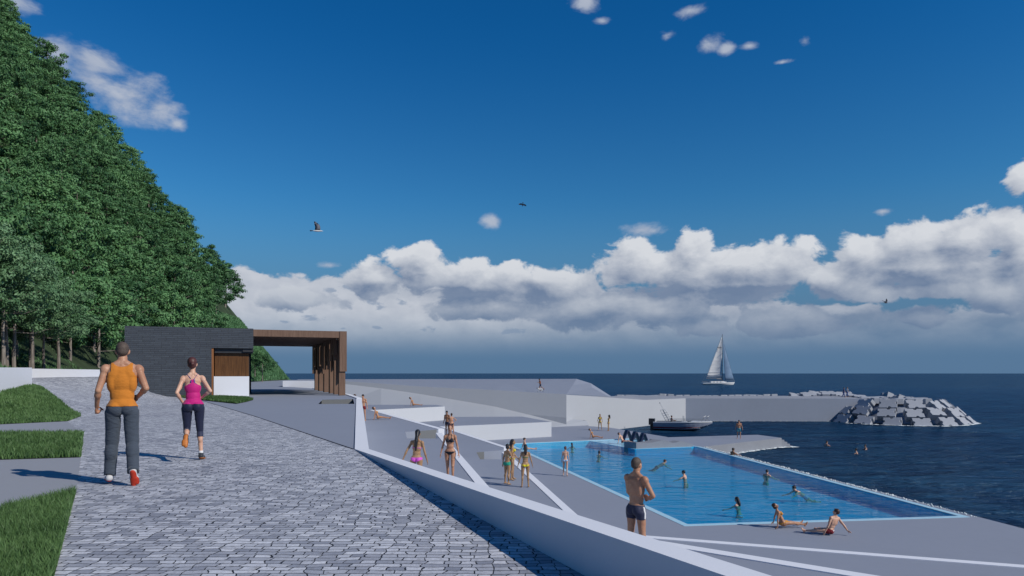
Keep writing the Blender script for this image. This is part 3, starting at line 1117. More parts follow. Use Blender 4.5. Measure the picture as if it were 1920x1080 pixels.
# spray along the overflow edge
n = 520
t = rng.random(n)
a, b = np.array([19.25, 28.9]), np.array([15.55, 56.4])
base = a + (b - a) * t[:, None] + rng.normal(0, 0.06, (n, 2))
V, F = [], []
for i in range(n):
    s = 0.02 + 0.045 * rng.random() ** 2
    c0 = np.array([base[i, 0] + 0.08, base[i, 1], ZC + 0.0 + 0.045 * rng.random() ** 2])
    k = len(V)
    for d in ((1, 0, -0.5), (-0.5, 0.87, -0.5), (-0.5, -0.87, -0.5), (0.1, 0.1, 1.1)):
        V.append(c0 + np.array(d) * s * (0.7 + 0.6 * rng.random(3)))
    F += [(k, k + 1, k + 3), (k + 1, k + 2, k + 3), (k + 2, k, k + 3), (k, k + 2, k + 1)]
stuff(npmesh('foam', V, F, MAT['foam']), 'white spray along the overflow edge of the pool', 'spray')

# ------------------------------------------------------------------ pier
ZP = -4.75
bm = bmesh.new()
poly_solid(bm, [(15.0, 67.2), (24.8, 70.0), (25.9, 66.6), (15.9, 58.4), (14.75, 65.6)], ZP, -8.5)
o = obj('pier', bm, [MAT['concrete'], MAT['rough_conc']])
for p in o.data.polygons:
    p.material_index = 0 if p.normal.z > 0.9 else 1
pier = tag(o, 'flat grey concrete pier with steps into the sea', 'pier')
for i in range(5):
    bm = bmesh.new()
    z = ZP - 0.2 * (i + 1)
    x0, x1 = 0.32 * i, 0.32 * (i + 1) + (0.0)
    e0, e1 = Vector((24.8, 70.0)), Vector((25.9, 66.6))
    nn = Vector((3.4, 1.1)).normalized()
    poly_solid(bm, [e0 + nn * x0, e1 + nn * x0, e1 + nn * (x1 + 0.002 * i), e0 + nn * (x1 + 0.002 * i)], z, -8.4)
    obj('step', bm, MAT['rough_conc'], pier)

# ------------------------------------------------------------------ sea
bm = bmesh.new()
ZS = EYE - 7.1
ph = inset(pool, -0.02)
tri_pts = [(-25000, -1000), (25000, -1000), (25000, 48000), (-25000, 48000)]
_t = tessellate_polygon([[Vector((x, y, 0)) for x, y in tri_pts], [Vector((x, y, 0)) for x, y in ph]])
_v = [bm.verts.new((x, y, ZS)) for x, y in tri_pts + list(ph)]
for t3 in _t:
    bm.faces.new([_v[i] for i in t3])
bmesh.ops.recalc_face_normals(bm, faces=bm.faces[:])
for f in bm.faces:
    if f.normal.z < 0:
        f.normal_flip()
struct(obj('sea', bm, MAT['sea']))


# foam lines where the sea meets stone
def foam_line(pts, w, n, label, seed=0):
    r = np.random.default_rng(seed)
    V, F = [], []
    P = [np.array(p) for p in pts]
    for _ in range(n):
        i = r.integers(0, len(P) - 1)
        c0 = P[i] + (P[i + 1] - P[i]) * r.random() + r.normal(0, w * 0.4, 2)
        s = w * (0.15 + 0.5 * r.random() ** 2)
        k = len(V)
        m = 7
        for j in range(m):
            a = 2 * math.pi * j / m
            rr = s * (0.5 + 0.6 * r.random())
            V.append((c0[0] + math.cos(a) * rr * 1.7, c0[1] + math.sin(a) * rr, ZS + 0.03 + 0.02 * r.random()))
        V.append((c0[0], c0[1], ZS + 0.06 + 0.1 * r.random() * s))
        for j in range(m):
            F.append((k + j, k + (j + 1) % m, k + m))
    stuff(npmesh('foam', V, F, MAT['foam']), label, 'foam')


foam_line([(19.0, 60.5), (22, 63.3), (25.5, 66.2), (27.4, 66.6)], 0.38, 130, 'white foam along the foot of the grey pier', 3)

# ------------------------------------------------------------------ bank, upper slope and harbour wall on the far side
W0, W1, W2 = (6.2, 79.3), (25.8, 103.0), (52.6, 102.6)
LINE1 = [(1062, 739.5, 783), (990, 735.5, 777), (927, 731.5, 762), (850, 728, 749), (790, 725, 739), (715, 719.5, 728), (647, 715, 720)]
tops, bases = [], []
for px, yt, yb in LINE1:
    d = 79.3 + 2.7 * (1062 - px) / 415.0
    t_ = atd(px, yt, d)
    h_ = (yb - yt) / FOC * d
    tops.append(t_)
    bases.append(atd(px, yb, d - 0.22 * h_))
bm = bmesh.new()
rows = []
for t_, b_ in zip(tops, bases):
    n2 = Vector((0.0, 0.5, 0))
    rows.append([bm.verts.new(b_ + Vector((0, 0, -1.5))), bm.verts.new(b_), bm.verts.new(t_), bm.verts.new(t_ + n2), bm.verts.new((t_.x, t_.y + 0.5, b_.z - 1.5))])
for i in range(len(rows) - 1):
    for k in range(5):
        bm.faces.new((rows[i][k], rows[i][(k + 1) % 5], rows[i + 1][(k + 1) % 5], rows[i + 1][k]))
bm.faces.new(rows[0][::-1])
bm.faces.new(rows[-1])
bmesh.ops.recalc_face_normals(bm, faces=bm.faces[:])
tag(obj('harbour_wall', bm, MAT['slope']), 'long pale concrete wall below the sloping plateau with the jogger and dog', 'wall')

low = [(8.9, 80.0, -6.02), (4.4, 77.4, -6.0), (-1.9, 75.2, -5.3), (-6.4, 74.6, -4.9), (-9.9, 74.5, -4.4), (-14.2, 75, -3.9), (-19.0, 77, -3.4)]
up = [atd(1100, 789, 80.6)] + bases[1:]
up[1] = bases[1]
rows = [[v + Vector((0, -0.02, 0.0)) for v in up], [Vector((x, y, EYE + z)) for x, y, z in low]]
struct(quads('bank', rows, MAT['slope']))
struct(quads('bank', [[up[0] + Vector((0, -0.02, 0)), up[0] + Vector((-0.5, 2.2, 0))], [Vector((8.9, 80.0, EYE - 6.4)), Vector((8.5, 82, EYE - 6.4))]], MAT['slope']))

# low white wall in front of the plateau, and the plateau
bm = bmesh.new()
poly_solid(bm, [(-24.8, 75.0), (-18.6, 75.6), (-18.6, 76.0), (-24.8, 75.4)], 0.64, -0.5)
tag(obj('retaining_wall', bm, MAT['white']), 'low white wall far behind the brown pergola', 'wall')
near_row = [t_ + Vector((0, 0.3, -0.015)) for t_ in tops] + [Vector((-24.8, 75.42, 0.62))]
far_px = [1081, 1040, 960, 880, 800, 715, 647, 560]
far_d = [185, 180, 175, 165, 155, 140, 128, 112]
far_row = [atd(px, 710.3 + 0.9 * i / 7, d) for i, (px, d) in enumerate(zip(far_px, far_d))]
mid_row = [a_.lerp(b_, 0.45) + Vector((0, 0, -0.12)) for a_, b_ in zip(near_row, far_row)]
struct(quads('plateau', [near_row, mid_row, far_row], MAT['concrete']))
a0, m0, f0 = near_row[0], mid_row[0], far_row[0]
e1, e2 = atd(1141, 743, 95), atd(1110, 726.2, 138)
e3 = f0 + Vector((4, 2, -1.2))
struct(quads('plateau', [[a0, m0, f0], [e1, e2, e3], [e1 + Vector((3, 6, -5)), e2 + Vector((6, 4, -5)), e3 + Vector((10, 6, -6))]], MAT['concrete']))

# breakwater: lit wall, then the straight wall with the path on top


def top_wall(name, a, b, za, zb, label, m, mid=None):
    bm = bmesh.new()
    A, B_ = Vector(a), Vector(b)
    d = (B_ - A).normalized()
    n_ = Vector((-d.y, d.x)) * 0.4
    P = [(A, za)] + ([mid] if mid else []) + [(B_, zb)]
    loop = [(p[0][0], p[0][1]) for p in P] + [(p[0][0] + n_.x, p[0][1] + n_.y) for p in reversed(P)]
    zt_ = [EYE + p[1] for p in P] + [EYE + p[1] for p in reversed(P)]
    poly_solid(bm, loop, zt_, -8.5)
    return tag(obj(name, bm, m), label, 'wall')


top_wall('harbour_wall', W0, W1, -2.44, -3.72, 'sunlit white harbour wall behind the motorboat', MAT['harbour_white'], ((17.9, 93.3), -3.58))
top_wall('breakwater_wall', W1, W2, -3.72, -3.74, 'long straight grey breakwater wall with the two walkers on top', MAT['sea_wall'])
rows = [[(6.3, 79.7, -2.46), (17.8, 93.5, -3.60), (25.8, 103.3, -3.74), (53, 102.9, -3.76)], [(13.2, 95, -3.15), (19.5, 112, -3.68), (28, 113, -3.80), (54, 113.5, -3.80)], [(16.5, 106, -3.45), (20.5, 118, -3.75), (28, 118, -3.84), (54, 118.5, -3.84)]]
struct(quads('breakwater_path', [[(x, y, EYE + z) for x, y, z in r] for r in rows], MAT['path']))
# ------------------------------------------------------------------ pavilion: dark brick block, serving hatch and timber pergola
U = Vector((0.930, 0.3665, 0))
Vv = Vector((-0.3665, 0.930, 0))
C0 = Vector((-16.3, 43.7, 0))            # where brick and pergola meet on the front
MB = Matrix(((U.x, Vv.x, 0, C0.x), (U.y, Vv.y, 0, C0.y), (0, 0, 1, 0), (0, 0, 0, 1)))
# local frame: x along the front (to the right), y to the back, z up
pav = empty('pavilion', C0, math.atan2(U.y, U.x))
tag(pav, 'dark brick pavilion with a white serving counter and orange wood hatch', 'building')
HT = 4.27


def pv(name, parts, m, bevel=0.0, parent=None):
    bm = bmesh.new()
    for p in parts:
        box(bm, *p)
    if bevel:
        bev(bm, bevel)
    return obj(name, bm, m, parent or pav)


xl, xo = -7.15, -2.42                    # left end, left side of the hatch opening
pv('wall', [(xl, xo, 0, 0.35, -0.3, HT), (xo, 0.0, 0, 0.35, 3.02, HT), (xl, xl + 0.35, 0.35, 9.0, -0.3, HT), (xl + 0.35, 0.0, 8.65, 9.0, -0.3, HT)], MAT['brick'])
pv('roof', [(xl + 0.35, -0.02, 0.35, 8.65, HT - 0.5, HT - 0.2)], MAT['dark_metal'])
pv('jamb', [(xo + 0.002, xo + 0.12, 0.05, 1.1, 0, 3.0)], MAT['jamb'])
pv('counter', [(xo + 0.125, -0.25, 0.02, 0.65, 0.0, 1.26)], MAT['white'])
pv('header', [(xo + 0.17, -0.02, 0.22, 1.2, 2.72, 3.005), (-0.62, 0.0, 0.12, 1.0, 2.80, 3.01)], MAT['dark_metal'])
slats = []
x = xo + 0.18
while x < -0.30:
    slats.append((x, x + 0.105, 0.42 + 0.012 * random.random(), 0.50, 1.27, 2.73))
    x += 0.117
pv('shutter', slats + [(xo + 0.17, -0.27, 0.51, 0.60, 1.27, 2.73)], MAT['shutter'])
pv('side_wall', [(-0.33, -0.23, 0.66, 8.6, 0, HT - 0.5), (xo + 0.2, -0.3, 1.3, 1.4, 0, HT - 0.5)], MAT['dark_metal'])

# timber pergola
perg = empty('pergola', C0, math.atan2(U.y, U.x))
tag(perg, 'brown slatted timber pergola with hanging battens beside the pavilion', 'pergola')
PX, PD, PH = 5.72, 16.4, 4.22
pv('fascia', [(0.003, PX, 0.0, 0.32, PH - 0.43, PH)], MAT['timber'], 0.01, perg)
rnd = random.Random(5)
for i in range(24):
    y = 0.36 + i * (PD - 0.5) / 23
    pv('roof_slat', [(0.05, PX - 0.3, y, y + 0.30, PH - 0.40 - 0.02 * (i % 2), PH - 0.06)], MAT['timber'], 0, perg)
pv('back_beam', [(0.05, PX, PD - 0.1, PD + 0.2, PH - 0.43, PH)], MAT['timber'], 0, perg)
pv('roof_board', [(0.06, PX - 0.02, 0.33, PD - 0.11, PH - 0.05, PH - 0.02)], MAT['timber'], 0, perg)
# posts on the seaward side
py_ = [0.06, 2.55, 5.1, 8.6, 12.2, 15.6]
pw = [0.42, 0.55, 0.75, 0.80, 0.95, 0.6]
for i, y in enumerate(py_):
    pv('post', [(PX - 0.42, PX - 0.02, y, y + pw[i], 0.0, PH - 0.44)], MAT['timber'], 0.01, perg)
# hanging battens of uneven length
y = 0.0
k = 0
while y < PD:
    w = 0.34 if k else 0.36
    ln = 2.65 if k == 0 else rnd.choice([1.4, 1.8, 2.1, 2.35, 2.6, 2.9, 3.2])
    if k == 1:
        ln = 2.35
    off = rnd.choice([0.0, 0.0, -0.05, 0.06])
    pv('batten', [(PX - 0.37 + off + 0.36, PX + 0.05 + off, y + 0.002, y + w - 0.02, PH - ln, PH - 0.02)] if k else [(PX - 0.40, PX + 0.06, -0.04, w, PH - ln, PH + 0.005)], MAT['timber'], 0.004, perg)
    if k and rnd.random() < 0.75:
        l2 = rnd.choice([1.5, 1.9, 2.2, 2.5, 2.8])
        pv('batten', [(PX - 0.62, PX - 0.44, y + 0.03, y + w * 0.7, PH - l2, PH - 0.45)], MAT['timber'], 0.004, perg)
    y += w + (0.02 if rnd.random() < 0.8 else 0.3)
    k += 1
# ------------------------------------------------------------------ the hill and its wood
TOE = [(0, -13), (14, -15.2), (20, -16.6), (28, -21.2), (36, -25.5), (43, -31), (58, -36), (72, -38.5), (86, -40), (100, -42), (130, -46), (152, -48.8), (175, -53)]


def toe(d):
    for (a, xa), (b, xb) in zip(TOE, TOE[1:]):
        if a <= d <= b:
            return xa + (xb - xa) * (d - a) / (b - a)
    return TOE[-1][1]


def hill_z(x, d):
    s = toe(d) - x
    base = 1.5 if d < 60 else max(0.0, 1.5 - (d - 60) * 0.05)
    if s <= 0:
        return base - 0.3
    steep = 1.22 if d > 90 else 0.62 + 0.60 * max(0, (d - 30) / 60.0)
    k = max(min(1.0, s / 6.0), min(1.0, max(0.0, (d - 105) / 25)))
    return base - 0.1 + steep * s * (0.35 + 0.65 * k)


rows = []
DS = [0, 8, 14, 20, 26, 32, 38, 44, 52, 60, 68, 76, 84, 92, 100, 108, 116, 124, 132, 140, 147, 152]
SS = [-0.3, 0, 1, 2.5, 4, 6, 9, 12, 16, 21, 27, 34, 42, 52, 64, 80, 100]
for d in DS:
    rows.append([Vector((toe(d) - s, d, hill_z(toe(d) - s, d))) for s in SS])
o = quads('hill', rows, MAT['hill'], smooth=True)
struct(o)
# far end of the hill: grassy shoulder
e = rows[-1]
struct(quads('hill', [e, [v + Vector((-4, 14, -v.z * 0.6)) for v in e], [v + Vector((-8, 24, -v.z - 3)) for v in e]], MAT['hill_grass'], smooth=True))

# grass on the open slope under the trees and at the far shoulder
pts = []
r = np.random.default_rng(11)
for _ in range(42000):
    d = 112 + 41 * r.random()
    s = 0.2 + 11 * r.random() ** 1.0
    x = toe(d) - s
    pts.append((x, d, hill_z(x, d)))
g = blades('grass', np.array(pts), 0.18, 0.42, 0.05, MAT['blade_slope'], 0.6)
stuff(g, 'rough green grass on the steep slope at the far foot of the hill', 'grass')
pts = []
for _ in range(16000):
    d = 24 + 36 * r.random()
    s = 0.1 + 7 * r.random()
    x = toe(d) - s
    pts.append((x, d, hill_z(x, d)))
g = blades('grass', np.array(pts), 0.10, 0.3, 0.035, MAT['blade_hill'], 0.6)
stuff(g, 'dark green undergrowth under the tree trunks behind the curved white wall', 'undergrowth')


# ---- tree shapes
def tree_meshes(seed, H, trunk_h, crown_r, n_leaf, leaf, material):
    rr = np.random.default_rng(seed)
    bm = bmesh.new()
    p = Vector((0, 0, -0.6))
    top = H * 0.9
    n = 7
    ps = []
    for i in range(n + 1):
        t = i / n
        ps.append(Vector((rr.normal(0, 0.05) * H * 0.12 * t, rr.normal(0, 0.05) * H * 0.12 * t, -0.6 + (top + 0.6) * t)))
    r0 = H * 0.016 + 0.03
    for i in range(n):
        tube(bm, ps[i], ps[i + 1], r0 * (1 - 0.85 * i / n), r0 * (1 - 0.85 * (i + 1) / n), 7, cap=(i in (0, n - 1)))
    # limbs
    tips = []
    nl = 16
    for i in range(nl):
        t = (trunk_h + 0.5) / H + (0.93 - (trunk_h + 0.5) / H) * (i + 0.5) / nl
        z = H * t
        a = i * 2.4 + rr.random()
        # crown profile: broad low, narrowing to the top
        u = (z - trunk_h) / (H - trunk_h)
        rad = crown_r * (0.62 + 0.5 * math.sin(math.pi * min(1, 0.25 + 0.75 * u))) * (1.0 - 0.55 * u ** 2.2) * (0.75 + 0.4 * rr.random())
        b = Vector((0, 0, z * 0.93))
        tip = Vector((math.cos(a) * rad, math.sin(a) * rad, z + 0.15 * H * (0.2 + 0.5 * rr.random())))
        mid = b.lerp(tip, 0.5) + Vector((0, 0, -0.03 * H))
        tube(bm, b, mid, r0 * 0.22 * (1 - 0.5 * t), r0 * 0.14, 5, cap=False)
        tube(bm, mid, tip, r0 * 0.14, r0 * 0.05, 5, cap=False)
        tips += [b.lerp(tip, 0.5), b.lerp(tip, 0.8), tip]
    me_t = bpy.data.meshes.new('trunk')
    bm.to_mesh(me_t)
    bm.free()
    me_t.materials.append(MAT['bark'])
    # crown: leaf clumps round the limbs, sprays of small faces
    cen = []
    for tp in tips:
        for _ in range(2):
            cen.append(np.array(tp) + rr.normal(0, 0.13 * crown_r, 3) * np.array([1, 1, 0.7]))
    cen.append(np.array([0, 0, H * 0.97]))
    cen = np.array(cen)
    m = len(cen)
    idx = rr.integers(0, m, n_leaf)
    sig = crown_r * 0.125
    off = rr.normal(0, 1, (n_leaf, 3))
    off = off / np.linalg.norm(off, axis=1)[:, None] * (rr.random(n_leaf) ** 0.45)[:, None] * sig * 1.9
    off[:, 2] *= 0.5
    c = cen[idx] + off
    c[:, 2] = np.maximum(c[:, 2], trunk_h * 0.86 + 0.2 * rr.random(n_leaf))
    # leaf faces tilted outwards and up
    nrm = 1.15 * off / (np.linalg.norm(off, axis=1)[:, None] + 1e-6) + np.array([0, 0, 0.45]) + rr.normal(0, 0.32, (n_leaf, 3))
    nrm /= np.linalg.norm(nrm, axis=1)[:, None]
    t1 = np.cross(nrm, rr.normal(0, 1, (n_leaf, 3)))
    t1 /= np.linalg.norm(t1, axis=1)[:, None]
    t2 = np.cross(nrm, t1)
    s = leaf * (0.6 + 0.8 * rr.random(n_leaf))[:, None]
    Vx = np.empty((n_leaf, 4, 3))
    Vx[:, 0] = c - t1 * s
    Vx[:, 1] = c - t2 * s * 0.5 + nrm * s * 0.12
    Vx[:, 2] = c + t1 * s
    Vx[:, 3] = c + t2 * s * 0.5 + nrm * s * 0.12
    F = np.arange(n_leaf * 4).reshape(-1, 4)
    tmp = npmesh('crown', Vx.reshape(-1, 3), F, material)
    me_c = tmp.data
    bpy.data.objects.remove(tmp)
    return me_t, me_c


KINDS = [tree_meshes(21 + i, 7.0 + 0.5 * (i % 3), 1.3, 2.9, 5600, 0.14, MAT['leaf']) for i in range(5)]
NEAR = [tree_meshes(51 + i, 6.6 + 0.5 * i, 2.5, 2.5, 11000, 0.082, MAT['leaf_near']) for i in range(3)]
YOUNG = tree_meshes(71, 4.9, 1.6, 1.9, 5200, 0.085, MAT['leaf'])


def plant(kind, loc, rz, s, label, group, sz=None):
    t = empty('tree', loc, rz)
    t.scale = (s, s, sz or s)
    tag(t, label, 'tree', group)
    for nm, me in zip(('trunk', 'crown'), kind):
        o = bpy.data.objects.new(nm, me)
        COL.objects.link(o)
        o.parent = t
    return t


rt = random.Random(3)
# pale trunked trees behind the white wall, left edge of the picture
for px, d, s in [(-40, 36, 1.0), (6, 38.5, 1.02), (12, 42, 1.0), (26, 42.5, 1.0), (57, 46, 0.98), (61, 44.5, 0.95), (82, 48, 0.9), (-20, 45, 1.15), (110, 53, 0.95), (30, 50, 1.1)]:
    x = (px - 960) / FOC * d
    plant(NEAR[rt.randrange(3)], (x, d, hill_z(x, d) - 0.15), rt.random() * 6.28, s, 'pale green tree with bare pale trunk behind the curved white wall', 'pale trunked trees behind the white wall')
# a small tree seen through the pergola
for px, d, s in [(492, 118, 1.0), (478, 124, 1.0)]:
    x = (px - 960) / FOC * d
    plant(YOUNG, (x, d, hill_z(x, d) - 0.1), rt.random() * 6.28, s * 1.05, 'small tree with thin dark trunk seen under the pergola roof', 'small trees under the pergola roof')
# the wood
cnt = 0
placed = []
tries = 0
while cnt < 268 and tries < 60000:
    tries += 1
    d = 29 + 121 * rt.random() ** 0.75
    smax = min(95.0, (960 + 230) / FOC * d + toe(d) + 4)
    if smax < 2:
        continue
    s = 1.6 + smax * rt.random()
    if d > 112 and s < 8.0 + (d - 112) * 0.10:
        continue
    x = toe(d) - s
    px = 960 + x / d * FOC
    if px < -260 or px > 500:
        continue
    if d < 60 and s < 4.5 and px < 140:
        continue
    z = hill_z(x, d)
    sp = 2.9 + d * 0.018
    if any((x - a) ** 2 + (d - b) ** 2 + (z - c_) ** 2 * 0.6 < sp * sp for a, b, c_ in placed):
        continue
    placed.append((x, d, z))
    k = KINDS[rt.randrange(5)]
    sc = (0.85 + 0.3 * rt.random()) * (0.92 + d * 0.0016)
    plant(k, (x, d, z - 0.3), rt.random() * 6.28, sc, 'leafy green tree in the dense wood covering the steep hill', 'trees of the wood on the hill', sc * (0.9 + 0.25 * rt.random()))
    cnt += 1
print('TREES', cnt, tries)
# ------------------------------------------------------------------ armour blocks on the breakwater
def notched_outline(w, h, r_, seed):
    """plan of an armour block: a rectangle with round notches in its sides"""
    rr = random.Random(seed)
    pts = []
    corners = [(-w / 2, -h / 2), (w / 2, -h / 2), (w / 2, h / 2), (-w / 2, h / 2)]
    for i in range(4):
        a, b = Vector(corners[i]), Vector(corners[(i + 1) % 4])
        d = (b - a).normalized()
        n = Vector((-d.y, d.x))
        pts.append(a)
        mid = a.lerp(b, 0.5 + rr.uniform(-0.1, 0.1))
        for k in range(7):
            t = math.pi * k / 6
            pts.append(mid - d * r_ * math.cos(t) + n * r_ * math.sin(t))
    return [(p.x, p.y) for p in pts]


def block_mesh(seed, w, h, t):
    bm = bmesh.new()
    poly_solid(bm, notched_outline(w, h, 0.23, seed), t / 2, -t / 2)
    bev(bm, 0.035)
    me = bpy.data.meshes.new('armour_block')
    bm.to_mesh(me)
    bm.free()
    me.materials.append(MAT['block'])
    return me


BLK = [block_mesh(i, 2.25, 1.62, 0.95) for i in range(4)]
BLK_TOP = [block_mesh(10 + i, 2.4, 2.4, 0.8) for i in range(3)]
rb = random.Random(9)


def put_block(me, loc, nrm, up, label, group, roll=0.0):
    o = bpy.data.objects.new('armour_block', me)
    COL.objects.link(o)
    z = Vector(nrm).normalized()
    x = Vector(up).cross(z).normalized()
    y = z.cross(x)
    M = Matrix((x, y, z)).transposed().to_4x4()
    M = Matrix.Translation(loc) @ M @ Matrix.Rotation(roll, 4, 'Z')
    o.matrix_world = M
    return tag(o, label, 'block', group)


HC = Vector((57.0, 103.5, 0))
RT, RB_ = 6.2, 10.0
ZT = EYE - 3.72
# core of the round head
bm = bmesh.new()
bmesh.ops.create_cone(bm, cap_ends=True, segments=40, radius1=RB_ - 2.0, radius2=RT - 2.4, depth=4.2, matrix=Matrix.Translation((HC.x, HC.y, ZT - 2.7)))
tag(obj('breakwater_head', bm, MAT['sea_wall']), 'round end of the breakwater under the notched concrete blocks', 'breakwater')
slope_n = Vector((0, 0, 1))
rows_ = [(0.10, 9), (0.45, 11), (0.84, 12)]
for ri, (t, n) in enumerate(rows_):
    z = ZT - 0.62 - (ZT - ZS - 0.35) * t
    rad = RT + (RB_ - RT) * t
    for i in range(n):
        a = -math.pi * 1.02 + (math.pi * 1.30) * (i + 0.5 * (ri % 2)) / (n - 1)
        if a > 0.75:
            continue
        d = Vector((math.cos(a), math.sin(a), 0))
        nr = d * 0.68 + Vector((0, 0, 0.75)) + Vector((rb.uniform(-.11, .11), rb.uniform(-.11, .11), rb.uniform(-.06, .06)))
        loc = HC + d * (rad + rb.uniform(-0.25, 0.35)) + Vector((0, 0, z + rb.uniform(-0.1, 0.14)))
        put_block(BLK[rb.randrange(4)], loc, nr, (0, 0, 1), ['notched concrete block in the upper row on the round breakwater end', 'notched concrete block in the middle row on the round breakwater end',
                  'notched concrete block in the lowest row at the waterline of the breakwater end'][ri], 'blocks on the round breakwater end', rb.uniform(-0.08, 0.08))
for i in range(7):
    a = i * 0.9
    loc = HC + Vector((math.cos(a) * 3.4, math.sin(a) * 3.4, ZT - 0.42 + rb.uniform(0, 0.15)))
    put_block(BLK_TOP[i % 3], loc, (rb.uniform(-.06, .06), rb.uniform(-.06, .06), 1), (0, 1, 0.01), 'flat notched concrete block on top of the round breakwater end', 'blocks on top of the breakwater end', rb.uniform(-.3, .3))
# row along the sea side of the path
x = 19.0
while x < 45:
    put_block(BLK_TOP[rb.randrange(3)], (x, 119.2 + rb.uniform(-.4, .4), EYE - 4.12 + rb.uniform(-0.10, 0.10)), (rb.uniform(-.06, .06), rb.uniform(-.02, .12), 1), (0, 1, 0.01),
              'pale concrete block in the long row on the sea side of the breakwater path', 'blocks along the breakwater path', rb.uniform(-.1, .1))
    x += 2.5
for i in range(7):
    put_block(BLK[rb.randrange(4)], (48.2 + i * 1.75, 117.5 + rb.uniform(-.6, .9), EYE - 4.0 + 0.35 * math.sin(i * 0.6) + rb.uniform(-.1, .1)), (rb.uniform(-.12, .12), rb.uniform(-.45, -.1), 1), (0, 1, 0.01),
              'tilted concrete block in the heap behind the two walkers', 'heap of blocks behind the two walkers', rb.uniform(-.15, .15))
for i in range(4):
    put_block(BLK[rb.randrange(4)], (61.0 + i * 1.2, 112 - i * 1.4, EYE - 3.9 - i * 0.35), (0.35, 0.25, 1), (0, 1, 0.01), 'dark shaded concrete block behind the round breakwater end', 'blocks behind the breakwater end', rb.uniform(-.2, .2))
foam_line([(47.6, 98.8), (50, 95.5), (54, 93.2), (58, 92.8), (62, 94.3), (66, 98), (67.6, 103)], 0.5, 220, 'white foam round the foot of the breakwater end', 5)
foam_line([(26, 102.6), (36, 102.3), (50, 102.0)], 0.16, 160, 'thin foam line at the foot of the breakwater wall', 8)

# ------------------------------------------------------------------ loungers: navy bands bent into a tall arch
navy = mat('navy_plastic', (0.012, 0.020, 0.055), 0.4, 0.15, 4, spec=0.5)
grey_band = mat('grey_plastic', (0.10, 0.11, 0.13), 0.5, 0.1, 4)


def band(name, prof, w, th, m, parent):
    bm = bmesh.new()
    P = [Vector(p) for p in prof]
    rings = []
    for i, p in enumerate(P):
        d = (P[min(i + 1, len(P) - 1)] - P[max(i - 1, 0)]).normalized()
        n = Vector((-d.y, d.x)) * th / 2
        rings.append([bm.verts.new((p.x + s * n.x, yy, p.y + s * n.y)) for s, yy in ((1, -w / 2), (1, w / 2), (-1, w / 2), (-1, -w / 2))])
    for a, b in zip(rings, rings[1:]):
        for k in range(4):
            bm.faces.new((a[k], a[(k + 1) % 4], b[(k + 1) % 4], b[k]))
    bm.faces.new(rings[0][::-1])
    bm.faces.new(rings[-1])
    bmesh.ops.recalc_face_normals(bm, faces=bm.faces[:])
    return obj(name, bm, m, parent, True)


arch = []
for i in range(21):
    t = i / 20
    xx = -0.46 + 0.92 * t
    arch.append((xx, 0.88 * (1 - (math.sqrt((2 * t - 1) ** 2 + 0.03) - 0.173) / 0.842)))
foot = [(0.46, 0.0), (0.62, 0.04), (0.78, 0.20), (0.95, 0.28), (1.12, 0.22), (1.26, 0.03)]
for i, (px, py) in enumerate([(1176, 826.0), (1191, 829.5), (1206, 832.5)]):
    p = at(px, py, -6.05)
    r_ = empty('water_lounger', (p.x, p.y, ZC - 0.005), R(28))
    tag(r_, ['farthest of the three dark arched loungers by the wavy block', 'middle of the three dark arched loungers by the wavy block', 'nearest of the three dark arched loungers by the wavy block'][i], 'lounger', 'arched loungers in the shallow water')
    band('backrest', arch, 0.44, 0.07, navy, r_)
    band('footrest', foot, 0.44, 0.07, grey_band if i == 2 else navy, r_)

# ------------------------------------------------------------------ motorboat
def loft(bm, secs, close_ends=True):
    rings = [[bm.verts.new(p) for p in s] for s in secs]
    for a, b in zip(rings, rings[1:]):
        for k in range(len(a) - 1):
            bm.faces.new((a[k], a[k + 1], b[k + 1], b[k]))
    if close_ends:
        bm.faces.new(rings[0])
    return rings


hull_m, nt, b = new_mat('boat_hull')
c = nt.coord()
sp_ = nt.new('ShaderNodeSeparateXYZ')
nt.put(sp_.inputs[0], c)
X_, Y_, Z_ = sp_.outputs
zr = nt.m('SUBTRACT', Z_, nt.m('MULTIPLY', nt.m('MAXIMUM', X_, 0.0), 0.085))
red = nt.m('MULTIPLY', nt.m('GREATER_THAN', zr, 0.30), nt.m('LESS_THAN', zr, nt.m('SUBTRACT', 0.47, nt.m('MULTIPLY', nt.m('MAXIMUM', nt.m('SUBTRACT', X_, 0.3), 0.0), 0.055))))
red = nt.m('MULTIPLY', red, nt.m('LESS_THAN', X_, 2.55))
low = nt.m('LESS_THAN', nt.m('SUBTRACT', Z_, nt.m('MULTIPLY', nt.m('MAXIMUM', nt.m('SUBTRACT', X_, 1.2), 0.0), 0.10)), 0.13)
col = nt.mix(red, (0.24, 0.27, 0.35), (0.16, 0.008, 0.02))
col = nt.mix(low, col, (0.03, 0.032, 0.04))
nt.put(b.inputs['Base Color'], col)
b.inputs['Roughness'].default_value = 0.25
b.inputs['Coat Weight'].default_value = 0.3
gel = mat('white_gelcoat', (0.68, 0.69, 0.71), 0.3, 0.04, 3, coat=0.3)
steel = mat('steel_tube', (0.28, 0.30, 0.33), 0.45, 0.05, 5, metal=0.5)
outb = mat('outboard_black', (0.02, 0.022, 0.028), 0.35, 0.1, 5, coat=0.3)
red_m = mat('red_paint', (0.35, 0.02, 0.02), 0.4, 0.1, 5)
glass_m, nt, b = new_mat('windscreen')
b.inputs['Base Color'].default_value = (0.8, 0.85, 0.9, 1)
nt.put(b.inputs['Roughness'], nt.m('ADD', 0.04, nt.m('MULTIPLY', nt.noise(nt.coord(), 4, 2), 0.03)))
b.inputs['Transmission Weight'].default_value = 0.9
b.inputs['Alpha'].default_value = 0.35

